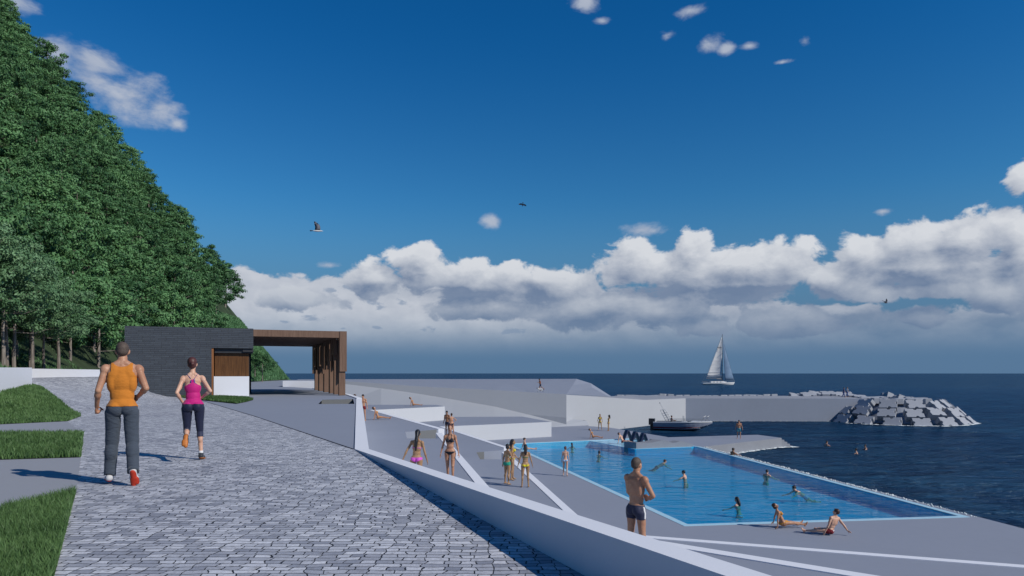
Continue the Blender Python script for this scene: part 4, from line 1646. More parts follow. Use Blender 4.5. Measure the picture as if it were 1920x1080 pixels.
bp = at(1268, 803.5, -7.1)
boat = empty('motorboat', (bp.x, 86.0, ZS), R(-22))
tag(boat, 'small white motorboat with red stripe, steel arch and black outboard, below the harbour wall', 'boat')
Lb = 7.0
secs = []
for i in range(15):
    t = i / 14
    x = -3.4 + Lb * t
    bw = 1.15 * (1 - max(0, (t - 0.45) / 0.55) ** 2.4)
    sheer = 0.98 + 0.16 * t
    keel = -0.05 + (0.0 if t < 0.62 else 1.05 * ((t - 0.62) / 0.38) ** 1.8)
    chine = 0.24 + (0.0 if t < 0.5 else 0.72 * ((t - 0.5) / 0.5) ** 1.7)
    keel = min(keel, sheer - 0.03)
    chine = min(max(chine, keel + 0.02), sheer - 0.02)
    secs.append([(x, -bw, sheer), (x, -bw * 0.97, (sheer + chine) / 2 + 0.06), (x, -bw * 0.86, chine), (x, 0, keel), (x, bw * 0.86, chine), (x, bw * 0.97, (sheer + chine) / 2 + 0.06), (x, bw, sheer)])
bm = bmesh.new()
loft(bm, secs)
bmesh.ops.recalc_face_normals(bm, faces=bm.faces[:])
obj('hull', bm, hull_m, boat, False)
bm = bmesh.new()
rl = [bm.verts.new((s[0][0], s[0][1] - 0.04, s[0][2] - 0.02)) for s in secs]
rl2 = [bm.verts.new((s[0][0], s[0][1] - 0.04, s[0][2] + 0.09)) for s in secs]
rl3 = [bm.verts.new((s[0][0], min(-0.01, s[0][1] + 0.24), s[0][2] + 0.10)) for s in secs]
rr3 = [bm.verts.new((s[0][0], max(0.01, s[6][1] - 0.24), s[0][2] + 0.10)) for s in secs]
rr2 = [bm.verts.new((s[0][0], s[6][1] + 0.04, s[0][2] + 0.09)) for s in secs]
rr1 = [bm.verts.new((s[0][0], s[6][1] + 0.04, s[0][2] - 0.02)) for s in secs]
for a, b_ in ((rl, rl2), (rl2, rl3), (rr3, rr2), (rr2, rr1)):
    for i in range(14):
        bm.faces.new((a[i], a[i + 1], b_[i + 1], b_[i]))
for i in range(9, 14):
    bm.faces.new((rl3[i], rl3[i + 1], rr3[i + 1], rr3[i]))
bmesh.ops.recalc_face_normals(bm, faces=bm.faces[:])
obj('gunwale', bm, gel, boat)
bm = bmesh.new()
box(bm, -3.3, 2.2, -0.9, 0.9, 0.40, 0.45)
obj('deck_floor', bm, gel, boat)
bm = bmesh.new()
box(bm, -0.1, 0.55, -0.35, 0.35, 0.45, 1.15)
bev(bm, 0.06)
obj('console', bm, gel, boat)
bm = bmesh.new()
box(bm, 0.15, 0.19, -0.42, 0.42, 1.15, 1.75)
ws = obj('windscreen', bm, glass_m, boat)
bm = bmesh.new()
for s in (-1, 1):
    tube(bm, (0.17, s * 0.44, 1.15), (0.10, s * 0.44, 1.80), 0.018)
tube(bm, (0.10, -0.44, 1.80), (0.10, 0.44, 1.80), 0.018)
obj('windscreen_frame', bm, steel, boat)
bm = bmesh.new()
box(bm, -1.9, -1.3, -0.5, 0.5, 0.45, 0.95)
bev(bm, 0.06)
obj('seat', bm, outb, boat)
bm = bmesh.new()
for s in (-1, 1):                      # radar arch, raked aft
    for dx in (0.0, 0.42):
        path_tube(bm, [(-1.35 - dx, s * 1.0, 1.05), (-1.95 - dx, s * 0.85, 2.1), (-2.22 - dx * 0.8, s * 0.72, 2.52)], 0.03)
    for k in range(1, 5):
        t = k / 5
        tube(bm, (-1.35 - 0.8 * t, s * (1.0 - 0.2 * t), 1.05 + 1.35 * t), (-1.77 - 0.78 * t, s * (1.0 - 0.2 * t), 1.05 + 1.35 * t), 0.018)
tube(bm, (-2.22, -0.72, 2.52), (-2.22, 0.72, 2.52), 0.03)
tube(bm, (-2.56, -0.72, 2.52), (-2.56, 0.72, 2.52), 0.03)
tube(bm, (-2.3, 0, 2.52), (-2.75, 0, 3.35), 0.018)
tube(bm, (-2.73, 0, 3.30), (-2.80, 0, 3.46), 0.05)
obj('radar_arch', bm, steel, boat)
bm = bmesh.new()
for s in (-1, 1):
    prev = None
    for i in range(3, 14):
        x, yy, z = secs[i][0][0], secs[i][0][1], secs[i][0][2]
        q_ = Vector((x, s * max(0.05, abs(yy) - 0.1), z + 0.33))
        if prev:
            tube(bm, prev, q_, 0.02)
        if i % 2 == 1:
            tube(bm, q_, q_ + Vector((0, 0, -0.25)), 0.016)
        prev = q_
obj('rail', bm, steel, boat)
bm = bmesh.new()
for dx in (0, 0.45):
    path_tube(bm, [(2.3 + dx, -0.45 + dx * .3, 1.15), (2.6 + dx, -0.35 + dx * .3, 1.75), (2.85 + dx * .8, 0, 1.9), (2.6 + dx, 0.35 - dx * .3, 1.75), (2.3 + dx, 0.45 - dx * .3, 1.15)], 0.022)
obj('bow_rail', bm, steel, boat)
bm = bmesh.new()
box(bm, -4.12, -3.40, -0.30, 0.30, 0.62, 1.42)
bev(bm, 0.17, 3)
box(bm, -3.95, -3.45, -0.16, 0.16, 0.0, 0.7)
mot = obj('outboard_motor', bm, outb, boat)
bm = bmesh.new()
box(bm, -3.55, -2.9, -0.10, 0.10, -0.32, 0.02)
bev(bm, 0.04)
obj('skeg', bm, red_m, mot)

# ------------------------------------------------------------------ sailing yacht
yp = at(1347, 721.5, -7.1)
dY = yp.y
k_ = dY / FOC                                    # metres per picture pixel at that distance
yacht = empty('sailing_yacht', (yp.x, yp.y, ZS), R(4))
tag(yacht, 'white sailing yacht with two raised sails on the open sea', 'sailing boat')
LH = 63 * k_
secs = []
for i in range(17):
    t = i / 16
    x = -LH / 2 + LH * t
    bw = LH * 0.13 * math.sin(math.pi * min(1, 0.22 + 0.55 * t) if t < 0.6 else math.pi * (0.55 + 0.45 * ((t - 0.6) / 0.4))) if t < 0.999 else 0.02
    bw = LH * 0.13 * (1 - (max(0, (t - 0.4)) / 0.6) ** 2.2) * (0.75 + 0.25 * min(1, t / 0.3))
    sh = LH * (0.060 + 0.022 * t)
    ov = LH * 0.03 * t
    keel = LH * (-0.02 + 0.05 * max(0, (0.12 - t) / 0.12) + 0.03 * max(0, (t - 0.9) / 0.1))
    secs.append([(x, -bw, sh), (x - ov * 0.5, -bw * 0.93, sh * 0.5), (x - ov, -bw * 0.6, keel + 0.2), (x - ov, 0, keel), (x - ov, bw * 0.6, keel + 0.2), (x - ov * 0.5, bw * 0.93, sh * 0.5), (x, bw, sh)])
bm = bmesh.new()
rg = loft(bm, secs)
for a, b_ in zip(rg, rg[1:]):
    bm.faces.new((a[0], b_[0], b_[6], a[6]))
bmesh.ops.recalc_face_normals(bm, faces=bm.faces[:])
obj('hull', bm, gel, yacht, False)
bm = bmesh.new()
z0 = LH * 0.07
poly_solid(bm, [(-0.25 * LH, -0.06 * LH), (0.12 * LH, -0.06 * LH), (0.26 * LH, 0), (0.12 * LH, 0.06 * LH), (-0.25 * LH, 0.06 * LH)], z0 + LH * 0.035, z0 - LH * 0.01)
bev(bm, LH * 0.008)
obj('cabin', bm, gel, yacht)
bm = bmesh.new()
for xx in (-0.18, -0.08, 0.02):
    for s in (-1, 1):
        box(bm, xx * LH, (xx + 0.05) * LH, s * 0.0605 * LH - 0.02, s * 0.0605 * LH + 0.02, z0 + LH * 0.008, z0 + LH * 0.022)
obj('cabin_window', bm, outb, yacht)
mx = 0.12 * LH
mast_h = 95 * k_
mast_m = mat('mast_paint', (0.16, 0.17, 0.19), 0.4, 0.05, 2)
bm = bmesh.new()
tube(bm, (mx, 0, z0), (mx, 0, mast_h), 0.24, 0.16)
for zz in (0.38, 0.62):
    tube(bm, (mx, -0.06 * LH, mast_h * zz), (mx, 0.06 * LH, mast_h * zz), 0.10)
obj('mast', bm, mast_m, yacht)
bm = bmesh.new()
tube(bm, (mx, 0, 12.5 * k_), (mx - 30 * k_, 0.8, 12.0 * k_), 0.16)
tube(bm, (mx - 11 * k_, 0.2, 11.6 * k_), (mx, 0, 10.6 * k_), 0.45, 0.5)
obj('boom', bm, mast_m, yacht)
sail_m, nt, b = new_mat('sailcloth')
nt.put(b.inputs['Base Color'], nt.mix(nt.smooth(nt.noise(nt.mapping(nt.coord(), (0.15, 1, 0.5)), 1.0, 3), 0.35, 0.65), (0.55, 0.56, 0.59), (0.66, 0.67, 0.69)))
b.inputs['Roughness'].default_value = 0.8
jib_m, nt, b = new_mat('jib_cloth')
nt.put(b.inputs['Base Color'], nt.mix(nt.smooth(nt.noise(nt.coord(), 0.3, 3), 0.35, 0.65), (0.10, 0.17, 0.28), (0.13, 0.21, 0.33)))
b.inputs['Roughness'].default_value = 0.8


def sail(name, tack, clew, head, belly, m, n=14):
    bm = bmesh.new()
    T, Cc, H = Vector(tack), Vector(clew), Vector(head)
    g = []
    for i in range(n + 1):
        v = i / n
        a, b_ = T.lerp(H, v), Cc.lerp(H, v)
        row = []
        for j in range(n + 1):
            u = j / n
            p = a.lerp(b_, u)
            w = (b_ - a).length
            p = p + Vector((0, belly * w * math.sin(math.pi * u) * (0.6 + 0.4 * math.sin(math.pi * v)), 0))
            row.append(bm.verts.new(p))
        g.append(row)
    for i in range(n):
        for j in range(n):
            try:
                bm.faces.new((g[i][j], g[i][j + 1], g[i + 1][j + 1], g[i + 1][j]))
            except ValueError:
                pass
    bmesh.ops.remove_doubles(bm, verts=bm.verts[:], dist=1e-4)
    bmesh.ops.solidify(bm, geom=bm.faces[:], thickness=0.05)
    return obj(name, bm, m, yacht, True)


mainsail = sail('mainsail', (mx - 0.3, 0, 13.5 * k_), (mx - 30 * k_, 0.8, 14.0 * k_), (mx - 0.3, 0, mast_h * 0.95), 0.10, sail_m)
sail('jib', (LH * 0.47, 0, 9.5 * k_), (mx + 1.2, -1.6, 9.0 * k_), (mx + 0.3, 0, mast_h * 0.86), -0.10, jib_m)
# lettering too far away to read: a short dark row and a fainter one below it, and a dark band low on the sail
ink = mat('dark_sail_print', (0.02, 0.025, 0.04), 0.7, 0.05, 2)
blue_band = mat('blue_sail_band', (0.06, 0.10, 0.18), 0.8, 0.05, 2)
bm = bmesh.new()
for zz, hh, n_, wd in ((0.73, 0.55, 5, 0.95), (0.705, 0.28, 7, 0.75)):
    zc_ = mast_h * zz
    for i in range(n_):
        x0 = mx - 10.6 * k_ + i * (8.5 * k_ / n_)
        vs4 = box(bm, x0, x0 + 8.5 * k_ / n_ * 0.8 * wd, -0.95, -0.90, zc_, zc_ + hh * (0.8 + 0.3 * (i % 2)))
        bmesh.ops.transform(bm, matrix=Matrix.Shear('XZ', 4, (0, 0)) if False else Matrix.Identity(4), verts=vs4)
obj('sail_print', bm, ink, mainsail)
for v in mainsail.children[0].data.vertices:
    pass
bm = bmesh.new()
box(bm, mx - 26.5 * k_, mx - 0.4, -0.5, -0.42, 22 * k_, 22.9 * k_)
obj('sail_band', bm, blue_band, mainsail)
bm = bmesh.new()
tube(bm, (LH * 0.495, 0, LH * 0.085), (mx, 0, mast_h * 0.93), 0.05, n=5)
tube(bm, (-LH * 0.48, 0, LH * 0.08), (mx, 0, mast_h * 0.99), 0.05, n=5)
for s in (-1, 1):
    path_tube(bm, [(-LH * 0.48, s * 1.2, LH * 0.10), (-LH * 0.1, s * LH * 0.12, LH * 0.11), (LH * 0.3, s * LH * 0.08, LH * 0.12), (LH * 0.5, 0, LH * 0.125)], 0.06)
obj('rigging', bm, mast_m, yacht)

# ------------------------------------------------------------------ gulls
def gull(loc, rz, pitch, roll, wings, span, label, body_col, wing_col):
    g = empty('gull', loc)
    g.rotation_euler = (pitch, roll, rz)
    tag(g, label, 'bird', 'gulls in the sky')
    s = span / 1.3
    bm = bmesh.new()
    prof = [(-0.34, 0.012), (-0.26, 0.035), (-0.12, 0.062), (0.05, 0.07), (0.17, 0.055), (0.24, 0.042), (0.29, 0.045), (0.34, 0.03), (0.37, 0.014), (0.43, 0.004)]
    rings = []
    for x, r_ in prof:
        rings.append([bm.verts.new((x * s, math.cos(a) * r_ * s, math.sin(a) * r_ * s * 0.9 + (0.012 if x > 0.2 else 0))) for a in [2 * math.pi * k / 10 for k in range(10)]])
    for a, b_ in zip(rings, rings[1:]):
        for k in range(10):
            bm.faces.new((a[k], a[(k + 1) % 10], b_[(k + 1) % 10], b_[k]))
    bm.faces.new(rings[0][::-1])
    bm.faces.new(rings[-1])
    obj('body', bm, body_col, g, True)
    bm = bmesh.new()
    poly_solid(bm, [(-0.28 * s, -0.02 * s), (-0.28 * s, 0.02 * s), (-0.50 * s, 0.09 * s), (-0.52 * s, 0.0), (-0.50 * s, -0.09 * s)], 0.008 * s, -0.008 * s)
    obj('tail', bm, wing_col, g)
    for sd in (-1, 1):
        bm = bmesh.new()
        rows = []
        th0, th1 = wings if sd > 0 else wings[::-1] if False else wings
        y, z = 0.04, 0.03
        ch = [(0.17, -0.17), (0.20, -0.16), (0.21, -0.15), (0.15, -0.17), (0.0, -0.22), (-0.16, -0.24)]
        segs = [0.13, 0.13, 0.14, 0.14, 0.13]
        for i, (f, b_) in enumerate(ch):
            rows.append((y, z, f, b_))
            if i < 5:
                th = th0 + (th1 - th0) * i / 4
                y += segs[i] * math.cos(th)
                z += segs[i] * math.sin(th)
        up = [[bm.verts.new((f * s, sd * y * s, (z + 0.008) * s)), bm.verts.new(((f + b_) / 2 * s, sd * y * s, (z + 0.022) * s)), bm.verts.new((b_ * s, sd * y * s, z * s)), bm.verts.new(((f + b_) / 2 * s, sd * y * s, (z - 0.004) * s))] for y, z, f, b_ in rows]
        for a, b_ in zip(up, up[1:]):
            for k in range(4):
                bm.faces.new((a[k], a[(k + 1) % 4], b_[(k + 1) % 4], b_[k]))
        bm.faces.new(up[0])
        bm.faces.new(up[-1][::-1])
        bmesh.ops.recalc_face_normals(bm, faces=bm.faces[:])
        obj('wing', bm, wing_col, g, True)


gw = mat('gull_white', (0.66, 0.66, 0.66), 0.8, 0.08, 9)
gg = mat('gull_grey', (0.10, 0.11, 0.14), 0.8, 0.2, 9)
gull(atd(595, 433, 60), R(12), R(-18), R(0), (R(72), R(95)), 1.55, 'white bodied gull with raised dark wings above the pavilion', gw, gg)
gull(atd(980, 384, 62), R(95), R(14), R(24), (R(18), R(-75)), 0.85, 'tiny gliding gull with down curved wings in the middle of the sky', gg, gg)
gull(atd(1661, 568, 70), R(12), R(-12), R(0), (R(62), R(35)), 0.85, 'small dark gull before the clouds at the right', gg, gg)
# ------------------------------------------------------------------ people: one continuous body surface per person
def sph_template(nu=18, nv=12):
    V = [(0, 0, 1)]
    for i in range(1, nv):
        t = math.pi * i / nv
        for j in range(nu):
            p = 2 * math.pi * j / nu
            V.append((math.sin(t) * math.cos(p), math.sin(t) * math.sin(p), math.cos(t)))
    V.append((0, 0, -1))
    F = []
    for j in range(nu):
        F.append((0, 1 + j, 1 + (j + 1) % nu))
    for i in range(nv - 2):
        a = 1 + i * nu
        for j in range(nu):
            k = (j + 1) % nu
            F.append((a + j, a + nu + j, a + nu + k))
            F.append((a + j, a + nu + k, a + k))
    l = len(V) - 1
    a = 1 + (nv - 2) * nu
    for j in range(nu):
        F.append((a + j, l, a + (j + 1) % nu))
    return np.array(V), np.array(F)


SPV, SPF = sph_template()


def rx(a):
    return Matrix.Rotation(R(a), 4, 'X')


def ry(a):
    return Matrix.Rotation(R(a), 4, 'Y')


def rz_(a):
    return Matrix.Rotation(R(a), 4, 'Z')


def tr(x, y, z):
    return Matrix.Translation((x, y, z))


class Shape:
    """a list of closed lumps that a voxel remesh fuses into one skin"""

    def __init__(self):
        self.V, self.F, self.n = [], [], 0
        self.seg = []                       # (bone name, p0, p1, r0, r1) for finding the bone of a vertex

    def ell(self, M, c, r, rot=None):
        T = M @ tr(*c)
        if rot is not None:
            T = T @ rot
        A = np.array(T)
        v = SPV * np.array(r)
        v = v @ A[:3, :3].T + A[:3, 3]
        self.V.append(v)
        self.F.append(SPF + self.n)
        self.n += len(v)

    def cap(self, p0, p1, r0, r1, flat=None):
        p0, p1 = Vector(p0), Vector(p1)
        d = p1 - p0
        L_ = d.length
        q_ = d.to_track_quat('Z', 'Y').to_matrix()
        A = np.array(q_)
        up = SPV[:, 2:3] >= 0
        r_ = np.where(up, r1, r0)
        v = SPV * r_
        v[:, 2:3] += np.where(up, L_, 0.0)
        v = v @ A.T + np.array(p0)
        self.V.append(v)
        self.F.append(SPF + self.n)
        self.n += len(v)

    def mesh(self, name, voxel, smooth=3, fac=0.5):
        V, F = np.concatenate(self.V), np.concatenate(self.F)
        o = npmesh(name, V, F)
        md = o.modifiers.new('r', 'REMESH')
        md.mode = 'VOXEL'
        md.voxel_size = voxel
        if smooth:
            ms = o.modifiers.new('s', 'SMOOTH')
            ms.iterations = smooth
            ms.factor = fac
        dg = bpy.context.evaluated_depsgraph_get()
        me = bpy.data.meshes.new_from_object(o.evaluated_get(dg))
        old = o.data
        bpy.data.objects.remove(o)
        bpy.data.meshes.remove(old)
        me.name = name
        me.polygons.foreach_set('use_smooth', [True] * len(me.polygons))
        return me


def mesh_arrays(me):
    n = len(me.vertices)
    co = np.empty(n * 3, dtype=np.float32)
    me.vertices.foreach_get('co', co)
    no = np.empty(n * 3, dtype=np.float32)
    me.vertices.foreach_get('normal', no)
    F = np.empty(len(me.loops), dtype=np.int32)
    me.loops.foreach_get('vertex_index', F)
    tot = np.empty(len(me.polygons), dtype=np.int32)
    me.polygons.foreach_get('loop_total', tot)
    st = np.empty(len(me.polygons), dtype=np.int32)
    me.polygons.foreach_get('loop_start', st)
    return co.reshape(-1, 3).astype(float), no.reshape(-1, 3).astype(float), F, st, tot


def shell(name, co, no, F, st, tot, keep, off, m, parent):
    """garment: the body faces whose corners are all kept, pushed out along the normals, with a turned in hem"""
    ok = np.array([keep[F[s:s + t]].all() for s, t in zip(st, tot)])
    faces = [F[s:s + t] for s, t, k in zip(st[ok], tot[ok], np.ones(ok.sum()))]
    if not faces:
        return None
    used = np.unique(np.concatenate(faces))
    mp = -np.ones(len(co), dtype=int)
    mp[used] = np.arange(len(used))
    offs = off if np.ndim(off) else np.full(len(co), off)
    V = co[used] + no[used] * offs[used][:, None]
    bm = bmesh.new()
    vs_ = [bm.verts.new(v) for v in V]
    for f in faces:
        try:
            bm.faces.new([vs_[mp[i]] for i in f])
        except ValueError:
            pass
    bm.verts.index_update()
    ed = [e for e in bm.edges if len(e.link_faces) == 1]
    # relax the hem line, then turn it in
    for _ in range(3):
        new = {}
        for v in {v for e in ed for v in e.verts}:
            nb = [e.other_vert(v) for e in v.link_edges if len(e.link_faces) == 1]
            if len(nb) == 2:
                new[v] = v.co * 0.4 + (nb[0].co + nb[1].co) * 0.3
        for v, c in new.items():
            v.co = c
    inner = [v for v in bm.verts if not v.is_boundary]
    for _ in range({'tank_top': 7, 'running_top': 3, 'trousers': 5, 'swim_trunks': 2}.get(name, 0)):
        bmesh.ops.smooth_vert(bm, verts=inner, factor=0.5, use_axis_x=True, use_axis_y=True, use_axis_z=True)
    r_ = bmesh.ops.extrude_edge_only(bm, edges=ed)
    back = {}
    for v in [g for g in r_['geom'] if isinstance(g, bmesh.types.BMVert)]:
        v.co = v.co  # moved below
        back[v] = 1
    idx = {tuple(np.round(v, 6)): i for i, v in enumerate(V)}
    nl = no[used]
    from mathutils.kdtree import KDTree
    kd = KDTree(len(V))
    for i, v in enumerate(V):
        kd.insert(v, i)
    kd.balance()
    for v in back:
        _, i, _ = kd.find(v.co)
        v.co -= Vector(nl[i]) * (offs[used][i] + 0.004)
    bmesh.ops.recalc_face_normals(bm, faces=bm.faces[:])
    return obj(name, bm, m, parent, True)


SKIN = {'tan': skin_mat('tan_skin', (0.40, 0.215, 0.135)), 'brown': skin_mat('brown_skin', (0.27, 0.135, 0.075)), 'fair': skin_mat('fair_skin', (0.56, 0.345, 0.25)), 'olive': skin_mat('olive_skin', (0.33, 0.205, 0.115))}
HAIR = {'black': mat('black_hair', (0.010, 0.011, 0.016), 0.45, 0.4, 40, bump=0.4), 'brown': mat('brown_hair', (0.050, 0.025, 0.018), 0.5, 0.4, 40, bump=0.4),
        'auburn': mat('auburn_hair', (0.075, 0.026, 0.024), 0.5, 0.3, 40, bump=0.4), 'cropped': mat('cropped_hair', (0.075, 0.055, 0.045), 0.7, 0.3, 60, bump=0.3), 'dark': mat('dark_brown_hair', (0.022, 0.014, 0.012), 0.5, 0.4, 40, bump=0.4)}
EYE_M = mat('eye', (0.03, 0.025, 0.022), 0.2, 0.05, 5)
LIP = mat('lips', (0.26, 0.08, 0.07), 0.45, 0.1, 9)
CL = {}


def cloth(name, col, rough=0.8, wr=0.12, scale=14):
    if name not in CL:
        CL[name] = fabric_mat(name, col, rough, wr, scale)
    return CL[name]


STAND = dict(lean=2, back=3, head=(0, 0), L=dict(hip=2, abd=4, knee=3, ank=0), R=dict(hip=-2, abd=4, knee=4, ank=0), aL=dict(fl=-4, abd=12, tw=10, el=14), aR=dict(fl=2, abd=12, tw=10, el=16))


def person(label, loc, yaw, H=1.75, sex='m', pose=None, skin='tan', hair=('brown', 'short'), wear=(), voxel=0.016, fist=0, sink=None, group=None, build=1.0):
    P = dict(STAND)
    P.update(pose or {})
    fem = sex == 'f'
    S = Shape()
    seg = S.seg
    bw = build * (0.90 if fem else 1.0)
    lw = build * (0.97 if fem else 1.0)
    aw = build * (0.80 if fem else 1.0)
    # ---- frames
    MP = tr(0, 0, 0.95) @ rz_(P.get('twist', 0)) @ rx(-P['lean']) @ ry(P.get('side', 0)) @ tr(0, 0, -0.95)
    MC = MP @ tr(0, 0, 1.06) @ rx(-P['back']) @ ry(P.get('bend', 0)) @ rz_(P.get('turn', 0)) @ tr(0, 0, -1.06)
    hy, hp = P['head']
    MH = MC @ tr(0, -0.012, 1.52) @ rz_(hy) @ rx(hp) @ tr(0, 0.012, -1.52)
    # ---- trunk
    if fem:
        S.ell(MP, (0, 0, 0.97), (0.158 * build, 0.112, 0.115))
        for s in (-1, 1):
            S.ell(MP, (s * 0.072, -0.058, 0.915), (0.086, 0.080, 0.092))
            S.ell(MP, (s * 0.105, 0.0, 0.90), (0.075, 0.088, 0.11))
        S.ell(MC, (0, 0.004, 1.11), (0.118 * build, 0.088, 0.15))
        S.ell(MC, (0, -0.005, 1.27), (0.135 * build, 0.098, 0.155))
        S.ell(MC, (0, -0.012, 1.38), (0.145, 0.082, 0.095))
        for s in (-1, 1):
            S.ell(MC, (s * 0.066, 0.088, 1.315), (0.060, 0.052, 0.058))
        sx, sz = 0.158, 1.425
    else:
        S.ell(MP, (0, 0, 0.98), (0.156 * build, 0.112, 0.115))
        for s in (-1, 1):
            S.ell(MP, (s * 0.070, -0.052, 0.93), (0.083, 0.076, 0.092))
        S.ell(MC, (0, 0.004, 1.12), (0.138 * build, 0.100, 0.16))
        S.ell(MC, (0, -0.004, 1.30), (0.158 * build, 0.115, 0.19))
        S.ell(MC, (0, -0.012, 1.405), (0.17 * build, 0.092, 0.10))
        for s in (-1, 1):
            S.ell(MC, (s * 0.11, -0.022, 1.29), (0.065 * build, 0.082, 0.15))
            S.ell(MC, (s * 0.078, 0.072, 1.345), (0.085, 0.045, 0.062))
            S.ell(MC, (s * 0.080, -0.070, 1.375), (0.080, 0.036, 0.10))
        sx, sz = 0.188, 1.448
    for s in (-1, 1):
        S.cap(MC @ Vector((s * (sx - 0.03), -0.012, sz - 0.005)), MC @ Vector((s * 0.035, -0.018, sz + 0.075)), 0.052 * aw, 0.050 * aw)
    nr = 0.048 if fem else 0.060
    S.cap(MC @ Vector((0, -0.02, sz - 0.02)), MH @ Vector((0, 0.0, 1.60)), nr * 1.05, nr * 0.98)
    # ---- head
    k = 0.95 if fem else 1.0
    S.ell(MH, (0, -0.012, 1.702), (0.076 * k, 0.098 * k, 0.098))
    S.ell(MH, (0, 0.040, 1.655), (0.060 * k, 0.058, 0.080))
    S.ell(MH, (0, 0.052, 1.612), (0.040 * k, 0.045, 0.040))
    S.ell(MH, (0, 0.070, 1.695), (0.052 * k, 0.022, 0.018))
    S.cap(MH @ Vector((0, 0.090, 1.690)), MH @ Vector((0, 0.112, 1.655)), 0.010, 0.015)
    S.ell(MH, (0, 0.092, 1.626), (0.024, 0.014, 0.012))
    for s in (-1, 1):
        S.ell(MH, (s * 0.076 * k, -0.004, 1.672), (0.013, 0.022, 0.034), ry(s * 12))
    # ---- legs
    joints = {}
    for s, key in ((-1, 'L'), (1, 'R')):
        l = P[key]
        hj = MP @ Vector((s * 0.092, 0, 0.935))
        RB = MP.to_3x3().to_4x4()
        RT_ = RB @ rx(l['hip']) @ ry(-s * l['abd']) @ rz_(-s * l.get('rot', 0))
        kn = hj + RT_ @ Vector((0, 0, -0.435))
        RS = RT_ @ rx(-l['knee'])
        an = kn + RS @ Vector((0, 0, -0.42))
        RF = RS @ rx(l.get('ank', 0))
        w = lw * (1.06 if fem else 1.0)
        S.cap(hj, kn, 0.086 * w, 0.056 * lw)
        S.cap(hj + RT_ @ Vector((s * 0.012, -0.012, -0.06)), hj + RT_ @ Vector((0, 0.004, -0.24)), 0.084 * w, 0.070 * w)
        S.ell(Matrix.Translation(kn) @ RS.to_3x3().to_4x4(), (0, 0.014, 0.0), (0.050 * lw, 0.052 * lw, 0.06))
        S.cap(kn, an, 0.052 * lw, 0.034 * lw)
        S.ell(Matrix.Translation(kn) @ RS, (0, -0.022, -0.13), (0.050 * lw, 0.052 * lw, 0.105))
        MF = Matrix.Translation(an) @ RF
        S.cap(MF @ Vector((0, -0.035, -0.045)), MF @ Vector((s * 0.012, 0.115, -0.058)), 0.034, 0.026)
        S.cap(MF @ Vector((-s * 0.008, 0.06, -0.048)), MF @ Vector((-s * 0.004, 0.150, -0.066)), 0.030, 0.018)
        S.cap(MF @ Vector((s * 0.03, 0.06, -0.06)), MF @ Vector((s * 0.034, 0.125, -0.068)), 0.022, 0.016)
        S.cap(MF @ Vector((0, 0.0, 0.01)), MF @ Vector((0, 0.06, -0.035)), 0.036, 0.030)
        seg.append(('thigh' + key, hj, kn, 0.086, 0.056))
        seg.append(('shank' + key, kn, an, 0.05, 0.034))
        seg.append(('foot' + key, MF @ Vector((0, -0.03, -0.035)), MF @ Vector((0, 0.14, -0.055)), 0.036, 0.03))
        joints['foot' + key] = MF
        joints['shank' + key] = Matrix.Translation(kn) @ RS
        joints['thigh' + key] = Matrix.Translation(hj) @ RT_
    # ---- arms
    for s, key in ((-1, 'aL'), (1, 'aR')):
        a = P[key]
        sj = MC @ Vector((s * sx, -0.014, sz))
        RB = MC.to_3x3().to_4x4()
        RU = RB @ rx(a['fl']) @ ry(-s * a['abd']) @ rz_(s * a.get('tw', 0))
        el = sj + RU @ Vector((0, 0, -0.295))
        RE = RU @ rx(a['el'])
        wr = el + RE @ Vector((0, 0, -0.255))
        S.ell(Matrix.Translation(sj) @ RU, (0, 0, -0.01), (0.064 * aw, 0.064 * aw, 0.075))
        S.cap(sj, el, 0.052 * aw, 0.040 * aw)
        S.ell(Matrix.Translation(sj) @ RU, (0, 0.012, -0.17), (0.044 * aw, 0.050 * aw, 0.085))
        S.cap(el, wr, 0.041 * aw, 0.027 * aw)
        S.ell(Matrix.Translation(el) @ RE, (0, 0, -0.07), (0.043 * aw, 0.045 * aw, 0.075))
        RH = RE @ rx(a.get('wr', 0)) @ rz_(a.get('hr', 0))
        MHd = Matrix.Translation(wr) @ RH
        hk = 0.92 if fem else 1.0
        S.ell(MHd, (0, 0.0, -0.048), (0.017 * hk, 0.040 * hk, 0.052 * hk))
        curl = a.get('curl', fist)
        for fi, (yy, ln) in enumerate(((0.030, 0.072), (0.010, 0.080), (-0.010, 0.075), (-0.029, 0.060))):
            p = MHd @ Vector((0, yy * hk, -0.090 * hk))
            ang = (18 + 6 * fi) + curl * 72
            Rk = RH
            for j, fr_ in enumerate((0.45, 0.32, 0.23)):
                Rk = Rk @ ry(s * (ang * (0.55 if j == 0 and curl < 0.5 else 1.0) * 0.8))
                q_ = p + Rk @ Vector((0, 0, -ln * fr_ * hk))
                S.cap(p, q_, 0.0095 - 0.0008 * j, 0.0088 - 0.0008 * j)
                p = q_
        p = MHd @ Vector((0, 0.030 * hk, -0.022 * hk))
        Rk = RH @ rx(42 - 8 * curl) @ ry(s * (20 + 25 * curl))
        for fr_ in (0.036, 0.030, 0.024):
            q_ = p + Rk @ Vector((0, 0, -fr_ * hk))
            S.cap(p, q_, 0.012, 0.010)
            p = q_
            Rk = Rk @ rx(-16) @ ry(s * 14)
        seg.append(('uarm' + key, sj, el, 0.052, 0.04))
        seg.append(('farm' + key, el, wr, 0.041, 0.027))
        seg.append(('hand' + key, wr, MHd @ Vector((0, 0, -0.16)), 0.03, 0.03))
    seg.append(('pelvis', MP @ Vector((0, 0, 0.92)), MP @ Vector((0, 0, 1.04)), 0.13, 0.13))
    seg.append(('chest', MC @ Vector((0, 0, 1.10)), MC @ Vector((0, 0, 1.42)), 0.13, 0.14))
